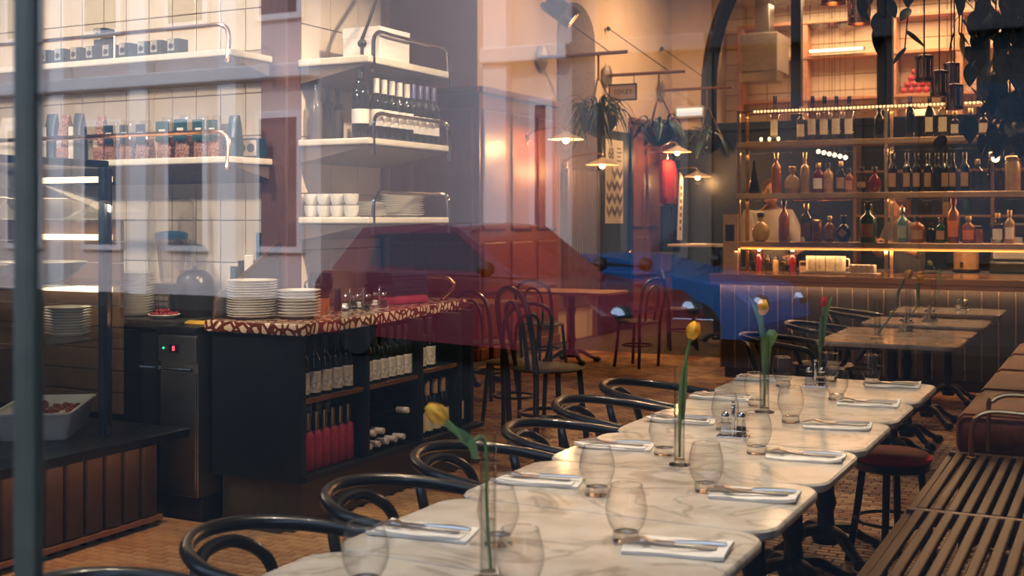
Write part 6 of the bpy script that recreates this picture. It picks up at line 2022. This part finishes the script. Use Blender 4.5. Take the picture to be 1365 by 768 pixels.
# ------------------------------------------------------------------ kitchen behind the arch
m_salmon = M('salmon_shelf_wood', (0.62, 0.32, 0.20), 0.5)
KS = KY - 0.18
zs = [on_y(1100, py, KS)[2] for py in (28, 75, 131)]
ks_ = empty('kitchen_rack', (-2.6, KS, 2.0), 0, 'salmon wooden kitchen rack of three boards seen through the arch', 'rack')
for z in zs:
    MB().bbox((-3.2, -0.16, z - 2.0 - 0.05), (3.0, 0.16, z - 2.0), 0.006).build('board', m_salmon, ks_)
    for k in range(40):
        pass
for px in (990, 1075, 1192, 1280):
    x = on_y(px, 50, KS)[0] + 2.6
    MB().bbox((x - 0.05, -0.14, 0), (x + 0.05, 0.14, zs[0] - 2.0 - 0.05), 0.006).build('upright', m_salmon, ks_)
for k, px in enumerate((1052, 1093, 1127)):
    x = on_y(px, 40, KS)[0]
    z = on_y(px, 28, KS)[2] - 0.064
    o = tag(MB().lathe([(0.001, -0.11), (0.09, -0.085), (0.15, -0.015), (0.158, 0.0), (0.001, 0.0)], 20, cap=False).build('hanging_bowl', M('grey_metal_bowl', (0.35, 0.28, 0.22), 0.4, 0.5), None, True, (x, KS - 0.0, z)), 'round grey bowl hung under the top kitchen board, %s from the left' % ORD[k], 'bowl', 'bowls under the kitchen board')
    MB().tube([(0.158 * math.cos(a), 0.158 * math.sin(a), -0.008) for a in [2 * PI * q / 20 for q in range(20)]], 0.008, 6, True).build('rim', m_steel, o)
hd = empty('range_hood', (on_y(1018, 80, 19.1)[0], 19.1, on_y(1018, 98, 19.1)[2]), 0, 'grey kitchen hood box behind the left part of the arch', 'hood')
MB().bbox((-0.30, -0.3, 0.0), (0.30, 0.45, 0.62), 0.02).build('box', M('hood_grey', (0.26, 0.22, 0.19), 0.5), hd)
MB().bbox((-0.12, -0.1, 0.615), (0.12, 0.2, 5.1 - hd.location.z), 0.01).build('duct', m_steel, hd)
MB().bbox((-0.30, -0.32, -0.16), (0.30, 0.1, -0.001), 0.02).build('lower_panel', m_steel, hd)
tb = empty('tube_lamp', (on_y(1115, 67, KS - 0.2)[0], KS - 0.25, on_y(1115, 67, KS - 0.2)[2]), 0, 'horizontal tube lamp over the middle kitchen board', 'lamp')
MB().tube([(-0.42, 0, 0), (0.42, 0, 0)], 0.022, 8).build('tube', EM('tube_glow', (1.0, 0.78, 0.48), 6.0), tb)
MB().bbox((-0.45, 0.02, -0.03), (0.45, 0.08, 0.03), 0.006).build('holder', m_steel, tb)
# pink fruit piled on a board
fm = MB().ball((0, 0, 0), 0.055, 10, 8).mesh('fruit', M('pink_red_fruit', (0.55, 0.05, 0.07), 0.35, var=0.2, scale=8), True)
xa, xb = on_y(1206, 120, KS)[0], on_y(1284, 120, KS)[0]
zb = zs[2] + 0.0565
n0 = int((xb - xa) / 0.112)
for r in range(5):
    for k in range(n0 - r):
        if r > 2 and k > n0 - r - 3:
            continue
        o = from_mesh('fruit', fm, None, (xa + 0.112 * k + 0.056 * r, KS - 0.08, zb + 0.096 * r))
        tag(o, 'shiny pink red fruit, %s from the left in row %s of the pile' % (ORD[k], ('one', 'two', 'three', 'four', 'five')[r]), 'fruit', 'pink red fruit piled on the kitchen board')
# round bright lamp behind
gl_ = empty('globe_lamp', on_y(1232, 155, KS - 0.2), 0, 'big round glowing lamp on the kitchen side, behind the top bottles', 'lamp')
MB().ball((0, 0, 0), 0.17, 18, 12).build('globe', EM('globe_lamp_glow', (1.0, 0.70, 0.38), 1.6), gl_, True)
MB().tube([(0, 0, -0.17), (0, 0, 2.0 - gl_.location.z)], 0.03, 8).build('stand', m_brass, gl_)
light('POINT', 'rack_bright_lamp', on_y(1345, 204, 12.4), 12, (1.0, 0.6, 0.28), radius=0.06)
bl_ = tag(MB().ball((0, 0, 0), 0.036).build('glowing_bulb', EM('bulb_white_hot', (1.0, 0.72, 0.40), 20.0), None, True, on_y(1327, 211, 12.0)), 'bright bare bulb behind the clear jar on the middle shelf', 'bulb')
MB().tube([(0, 0, 0.045), (0, 0, 5.0 - bl_.location.z)], 0.006, 6).build('cord', c_black, bl_)

# pendant cans
for px, py0, py1, w, d, lab in ((1145, -30, 32, 30, 9.5, 'ribbed copper can pendant hanging before the arch'), (1110, -40, 5, 34, 9.5, 'copper pendant of which only the bottom rim shows at the top')):
    x, y = back(px, d)
    s = d / F_PX
    z0, z1 = EYE - (py1 - HORIZON) * s, EYE - (py0 - HORIZON) * s
    p_ = empty('pendant_lamp', (x, y, z0), 0, lab, 'lamp', 'copper pendants over the bar tables')
    r = w * s / 2
    MB().lathe([(r, 0), (r, 0.05), (r * 0.94, 0.055), (r * 0.94, z1 - z0), (0.01, z1 - z0 + 0.03), (r * 0.9, z1 - z0 - 0.01), (r * 0.88, 0.0)], 24, cap=False).build('shade', m_copper, p_, True)
    for k in range(14):
        a = 2 * PI * k / 14
        MB().tube([(r * 0.96 * math.cos(a), r * 0.96 * math.sin(a), 0.06), (r * 0.96 * math.cos(a), r * 0.96 * math.sin(a), z1 - z0)], 0.006, 5).build('rib', m_copper, p_)
    MB().ball((0, 0, 0.08), 0.03).build('bulb', EM('pendant_bulb', (1, 0.66, 0.3), 8.0), p_)
    MB().tube([(0, 0, z1 - z0), (0, 0, 5.0 - z0)], 0.008, 6).build('cord', c_black, p_)

# ------------------------------------------------------------------ big hanging plant, top right, with copper lanterns
px_, py_ = -0.62, 6.55
hp = empty('hanging_plant', (px_, py_, 2.85), 0, 'big dark trailing plant hanging over the bench at the top right', 'plant')
MB().lathe([(0.05, -0.02), (0.20, 0.02), (0.26, 0.18), (0.25, 0.2), (0.18, 0.05), (0.02, 0.04)], 20, cap=False).build('basket', c_black, hp, True)
MB().tube([(0, 0, 0.04), (0, 0, 2.15)], 0.012, 6).build('hanger', c_black, hp)
heart = []
for i in range(9):
    t = i / 8
    heart.append((t, 0.33 * math.sin(PI * min(1.0, t * 0.92 + 0.10)) ** 0.75 * (1.0 - 0.25 * t)))
vs, fs = [], []
for t, w in heart:
    dr = -0.22 * t * t
    vs += [(t, -w, dr - 0.10 * w), (t, 0, dr), (t, w, dr - 0.10 * w)]
for i in range(8):
    for j in range(2):
        a = i * 3 + j
        fs.append((a, a + 1, a + 4, a + 3))
N = len(vs)
vs += [(x, y, z - 0.012) for x, y, z in vs]
fs += [tuple(N + q for q in reversed(f)) for f in fs]
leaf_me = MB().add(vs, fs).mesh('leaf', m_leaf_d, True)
rnd = random.Random(5)
cnt = 0
# vines fall from the basket; the mass hangs to the right, loose ends to the left
for v in range(40):
    ex = rnd.uniform(-0.02, 0.62) if v > 9 else rnd.uniform(-0.55, 0.1)
    ey = rnd.uniform(-0.40, 0.40)
    drop = rnd.uniform(0.35, 1.05) if ex > 0.0 else rnd.uniform(0.05, 0.45)
    P = smooth([(0.15 * ex, 0.15 * ey, 0.15), (ex * 0.55, ey * 0.55, 0.24), (ex * 0.9, ey * 0.9, 0.05), (ex, ey, -drop * 0.5), (ex * 1.05, ey * 1.02, -drop)], 4)
    MB().tube(P, 0.004, 5).build('vine', m_leaf_d, hp)
    for q in range(2, len(P), 2):
        if cnt < 292:
            s = rnd.uniform(0.12, 0.19) if ex > 0 else rnd.uniform(0.09, 0.14)
            from_mesh('leaf', leaf_me, hp, P[q], (rnd.uniform(-.5, .5), rnd.uniform(0.5, 1.5), rnd.uniform(0, 2 * PI)), (s, s, s))
            cnt += 1
# the inner mass of small leaves that nobody could count
fol_v, fol_f = [], []
for q in range(520):
    ex, ez = rnd.gauss(0.30, 0.20), rnd.uniform(-0.95, 0.35)
    ey = rnd.gauss(0.0, 0.17)
    s = rnd.uniform(0.08, 0.15)
    T = Matrix.Translation((ex, ey, ez)) @ Euler((rnd.uniform(-.6, .6), rnd.uniform(0.4, 1.6), rnd.uniform(0, 2 * PI))).to_matrix().to_4x4() @ Matrix.Scale(s, 4)
    o_ = len(fol_v)
    fol_v += [tuple(T @ Vector(p_)) for p_ in vs[:N]]
    fol_f += [tuple(o_ + i for i in f) for f in fs[:16]]
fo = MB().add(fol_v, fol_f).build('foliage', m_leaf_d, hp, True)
fo['kind'] = 'stuff'
# one stray stem with the big leaves at its left
P = smooth([(-0.1, 0, 0.2), (-0.35, -0.05, 0.18), (-0.52, -0.08, 0.05), (-0.56, -0.1, -0.1)], 4)
MB().tube(P, 0.004, 5).build('vine', m_leaf_d, hp)
for q, s, rz in ((4, 0.12, 3.0), (8, 0.13, 3.4), (11, 0.14, 2.7), (12, 0.13, 4.2)):
    from_mesh('leaf', leaf_me, hp, P[q], (0.2, 1.25, rz), (s, s, s))
lan = None
for k, (px, py, d) in enumerate(((1232, 92, 6.6), (1252, 112, 6.7), (1272, 130, 6.8), (1268, 100, 7.4))):
    x, y = back(px, d)
    z = EYE - (py - HORIZON) * d / F_PX
    L = empty('copper_lantern', (x, y, z - 0.07), 0, 'small ribbed copper lantern hanging in the dark plant, %s from the left' % ORD[k] if k < 3 else 'small ribbed copper lantern hanging behind the others in the plant', 'lantern', 'copper lanterns in the hanging plant')
    MB().lathe([(0.045, 0.0), (0.05, 0.008), (0.05, 0.02), (0.044, 0.024), (0.044, 0.12), (0.05, 0.125), (0.05, 0.14), (0.02, 0.15)], 18).build('can', M('old_copper', (0.36, 0.19, 0.10), 0.25, 1.0), L, True)
    for q in range(10):
        a = 2 * PI * q / 10
        MB().tube([(0.046 * math.cos(a), 0.046 * math.sin(a), 0.022), (0.046 * math.cos(a), 0.046 * math.sin(a), 0.122)], 0.004, 5).build('rib', m_copper, L)
    MB().tube([(0, 0, 0.14), (0, 0, 5.0 - (z - 0.07))], 0.004, 5).build('cord', c_black, L)


# ------------------------------------------------------------------ two people working behind the bar
m_skin = M('skin', (0.50, 0.25, 0.15), 0.5, var=0.06)
m_hair = M('brown_hair', (0.085, 0.035, 0.016), 0.6, stretch=(30, 30, 4), var=0.25)


def skin_mesh(name, verts, edges, radii, mat, parent, sub=2):
    me = bpy.data.meshes.new(name)
    me.from_pydata(verts, edges, [])
    me.materials.append(mat)
    o = bpy.data.objects.new(name, me)
    COL.objects.link(o)
    o.parent = parent
    sm = o.modifiers.new('skin', 'SKIN')
    sm.use_smooth_shade = True
    if not me.skin_vertices:
        with bpy.context.temp_override(object=o, active_object=o):
            bpy.ops.mesh.customdata_skin_add()
    for i, sv in enumerate(me.skin_vertices[0].data):
        r = radii[i]
        sv.radius = r if isinstance(r, tuple) else (r, r)
        sv.use_root = i == 0
    ss = o.modifiers.new('sub', 'SUBSURF')
    ss.levels = ss.render_levels = sub
    return o


def person(name, loc, rz, label, shirt, trousers, lean, hand_r, hand_l, s=1.0):
    """standing figure about 1.76 m tall, facing local +X; lean tips the upper body forward; hands are local targets"""
    p = empty(name, loc, rz, label, 'person')
    p.scale = (s, s, s)
    lx = lambda z: lean * max(0, z - 0.95)
    hd = (lx(1.62) + 0.03, 0, 1.62)
    V = [(0, 0, 0.95), (lx(1.15), 0, 1.15), (lx(1.34), 0, 1.34), (lx(1.46), 0, 1.46), (lx(1.53) + 0.01, 0, 1.53),
         (0, 0.09, 0.90), (0.02, 0.095, 0.50), (-0.01, 0.10, 0.08), (0.14, 0.105, 0.035), (0, -0.09, 0.90), (0.02, -0.095, 0.50), (-0.01, -0.10, 0.08), (0.14, -0.105, 0.035)]
    Ee = [(0, 1), (1, 2), (2, 3), (3, 4), (0, 5), (5, 6), (6, 7), (7, 8), (0, 9), (9, 10), (10, 11), (11, 12)]
    Rr = [(0.15, 0.105), (0.135, 0.10), (0.16, 0.11), (0.085, 0.075), 0.052, 0.085, 0.058, 0.042, 0.035, 0.085, 0.058, 0.042, 0.035]
    arms = []
    for sgn, tgt in ((1, hand_l), (-1, hand_r)):
        sh = Vector((lx(1.40), sgn * 0.175, 1.40))
        T = Vector(tgt)
        mid = (sh + T) / 2
        d = (T - sh).length
        off = math.sqrt(max(0.0, 0.29 ** 2 - (d / 2) ** 2))
        el = mid + Vector((-0.35, sgn * 0.6, -0.7)).normalized() * off
        i = len(V)
        V += [tuple(sh), tuple(el), tuple(T)]
        Ee += [(2, i), (i, i + 1), (i + 1, i + 2)]
        Rr += [0.060, 0.044, 0.030]
        arms.append((sgn, sh, el, T))
    skin_mesh('body', V, Ee, Rr, m_skin, p)
    # clothes over the body
    sv = [V[0], V[1], V[2], (lx(1.43), 0, 1.43)]
    se = [(0, 1), (1, 2), (2, 3)]
    sv[0] = (0, 0, 0.90)
    sr = [(0.195, 0.15), (0.185, 0.15), (0.205, 0.155), (0.125, 0.11)]
    for sgn, sh, el, T in arms:
        i = len(sv)
        cuff = el + (T - el) * 0.25
        sv += [tuple(sh), tuple(el), tuple(cuff)]
        se += [(2, i), (i, i + 1), (i + 1, i + 2)]
        sr += [0.085, 0.070, 0.056]
    skin_mesh('shirt', sv, se, sr, shirt, p)
    tv = [(0, 0, 0.97), V[5], V[6], (-0.01, 0.10, 0.10), V[9], V[10], (-0.01, -0.10, 0.10)]
    skin_mesh('trousers', tv, [(0, 1), (1, 2), (2, 3), (0, 4), (4, 5), (5, 6)], [(0.165, 0.115), 0.10, 0.072, 0.062, 0.10, 0.072, 0.062], trousers, p)
    for sgn in (1, -1):
        MB().bbox((-0.09, sgn * 0.10 - 0.05, 0.0), (0.20, sgn * 0.10 + 0.05, 0.085), 0.035).build('shoe', c_black, p, True)
    # head with face
    h = MB().ball(hd, (0.098, 0.076, 0.118), 18, 14)
    h.ball((hd[0] + 0.03, 0, hd[2] - 0.065), (0.065, 0.055, 0.055), 14, 10)
    h.tube([(hd[0] + 0.090, 0, hd[2] + 0.01), (hd[0] + 0.112, 0, hd[2] - 0.03), (hd[0] + 0.095, 0, hd[2] - 0.038)], [0.010, 0.016, 0.012], 8)
    for sgn in (1, -1):
        h.ball((hd[0] - 0.005, sgn * 0.078, hd[2] - 0.01), (0.022, 0.010, 0.032), 8, 6)
    ho = h.build('head', m_skin, p, True)
    for sgn in (1, -1):
        MB().ball((hd[0] + 0.086, sgn * 0.032, hd[2] + 0.012), (0.010, 0.013, 0.009), 8, 6).build('eye', M('eye_white_dark', (0.08, 0.06, 0.05), 0.2), ho, True)
        MB().tube([(hd[0] + 0.093, sgn * 0.018, hd[2] + 0.032), (hd[0] + 0.086, sgn * 0.048, hd[2] + 0.032)], 0.004, 6).build('eyebrow', m_hair, ho)
    MB().tube([(hd[0] + 0.088, -0.024, hd[2] - 0.068), (hd[0] + 0.096, 0, hd[2] - 0.066), (hd[0] + 0.088, 0.024, hd[2] - 0.068)], 0.006, 6).build('mouth', M('lip', (0.38, 0.12, 0.09), 0.5), ho, True)
    hr = MB()
    hr.ball((hd[0] - 0.022, 0, hd[2] + 0.035), (0.098, 0.088, 0.105), 16, 12)
    hr.ball((hd[0] - 0.06, 0, hd[2] - 0.03), (0.055, 0.08, 0.09), 12, 8)
    hr.build('hair', m_hair, p, True)
    # hands: palm and five fingers
    for sgn, sh, el, T in arms:
        d = (T - el).normalized()
        up = Vector((0, 0, 1))
        side = d.cross(up).normalized() * sgn
        dn = d.cross(side).normalized()
        hb = MB()
        hb.tube([T - d * 0.01, T + d * 0.03, T + d * 0.085], [0.026, 0.036, 0.034], 10, flat=0.55)
        for f in range(4):
            o_ = T + d * 0.085 + side * (0.027 - 0.018 * f)
            L = (0.062, 0.075, 0.070, 0.055)[f]
            hb.tube([o_ - d * 0.01, o_ + d * L * 0.5, o_ + d * L * 0.8 - Vector((0, 0, 0.02)), o_ + d * L * 0.85 - Vector((0, 0, 0.045))], [0.0095, 0.009, 0.0085, 0.007], 7)
        o_ = T + d * 0.025 + side * 0.03
        hb.tube([o_, o_ + side * 0.025 + d * 0.03, o_ + side * 0.028 + d * 0.06], [0.012, 0.011, 0.009], 7)
        hb.build('hand', m_skin, p, True)
    return p


m_beigeshirt = M('cream_work_shirt', (0.34, 0.30, 0.25), 0.8, scale=8)
m_tanshirt = M('tan_work_shirt', (0.11, 0.105, 0.10), 0.8, scale=8)
m_apron = M('dark_trousers_cloth', (0.04, 0.035, 0.03), 0.85)
xa, ya = on_y(1026, 300, 12.35)[:2]
person('person', (xa, 12.35, 0), -1.2, 'person in a cream shirt bending behind the left part of the bottle rack', m_beigeshirt, m_apron, 0.12, (0.40, -0.12, 1.05), (0.38, 0.16, 1.04), 1.09)
xa, ya = on_y(1214, 300, 12.40)[:2]
person('person', (xa, 12.40, 0), -2.3, 'person with brown hair in a tan shirt behind the middle of the rack', m_tanshirt, m_apron, 0.22, (0.36, -0.10, 1.20), (0.34, 0.14, 1.26), 1.0)
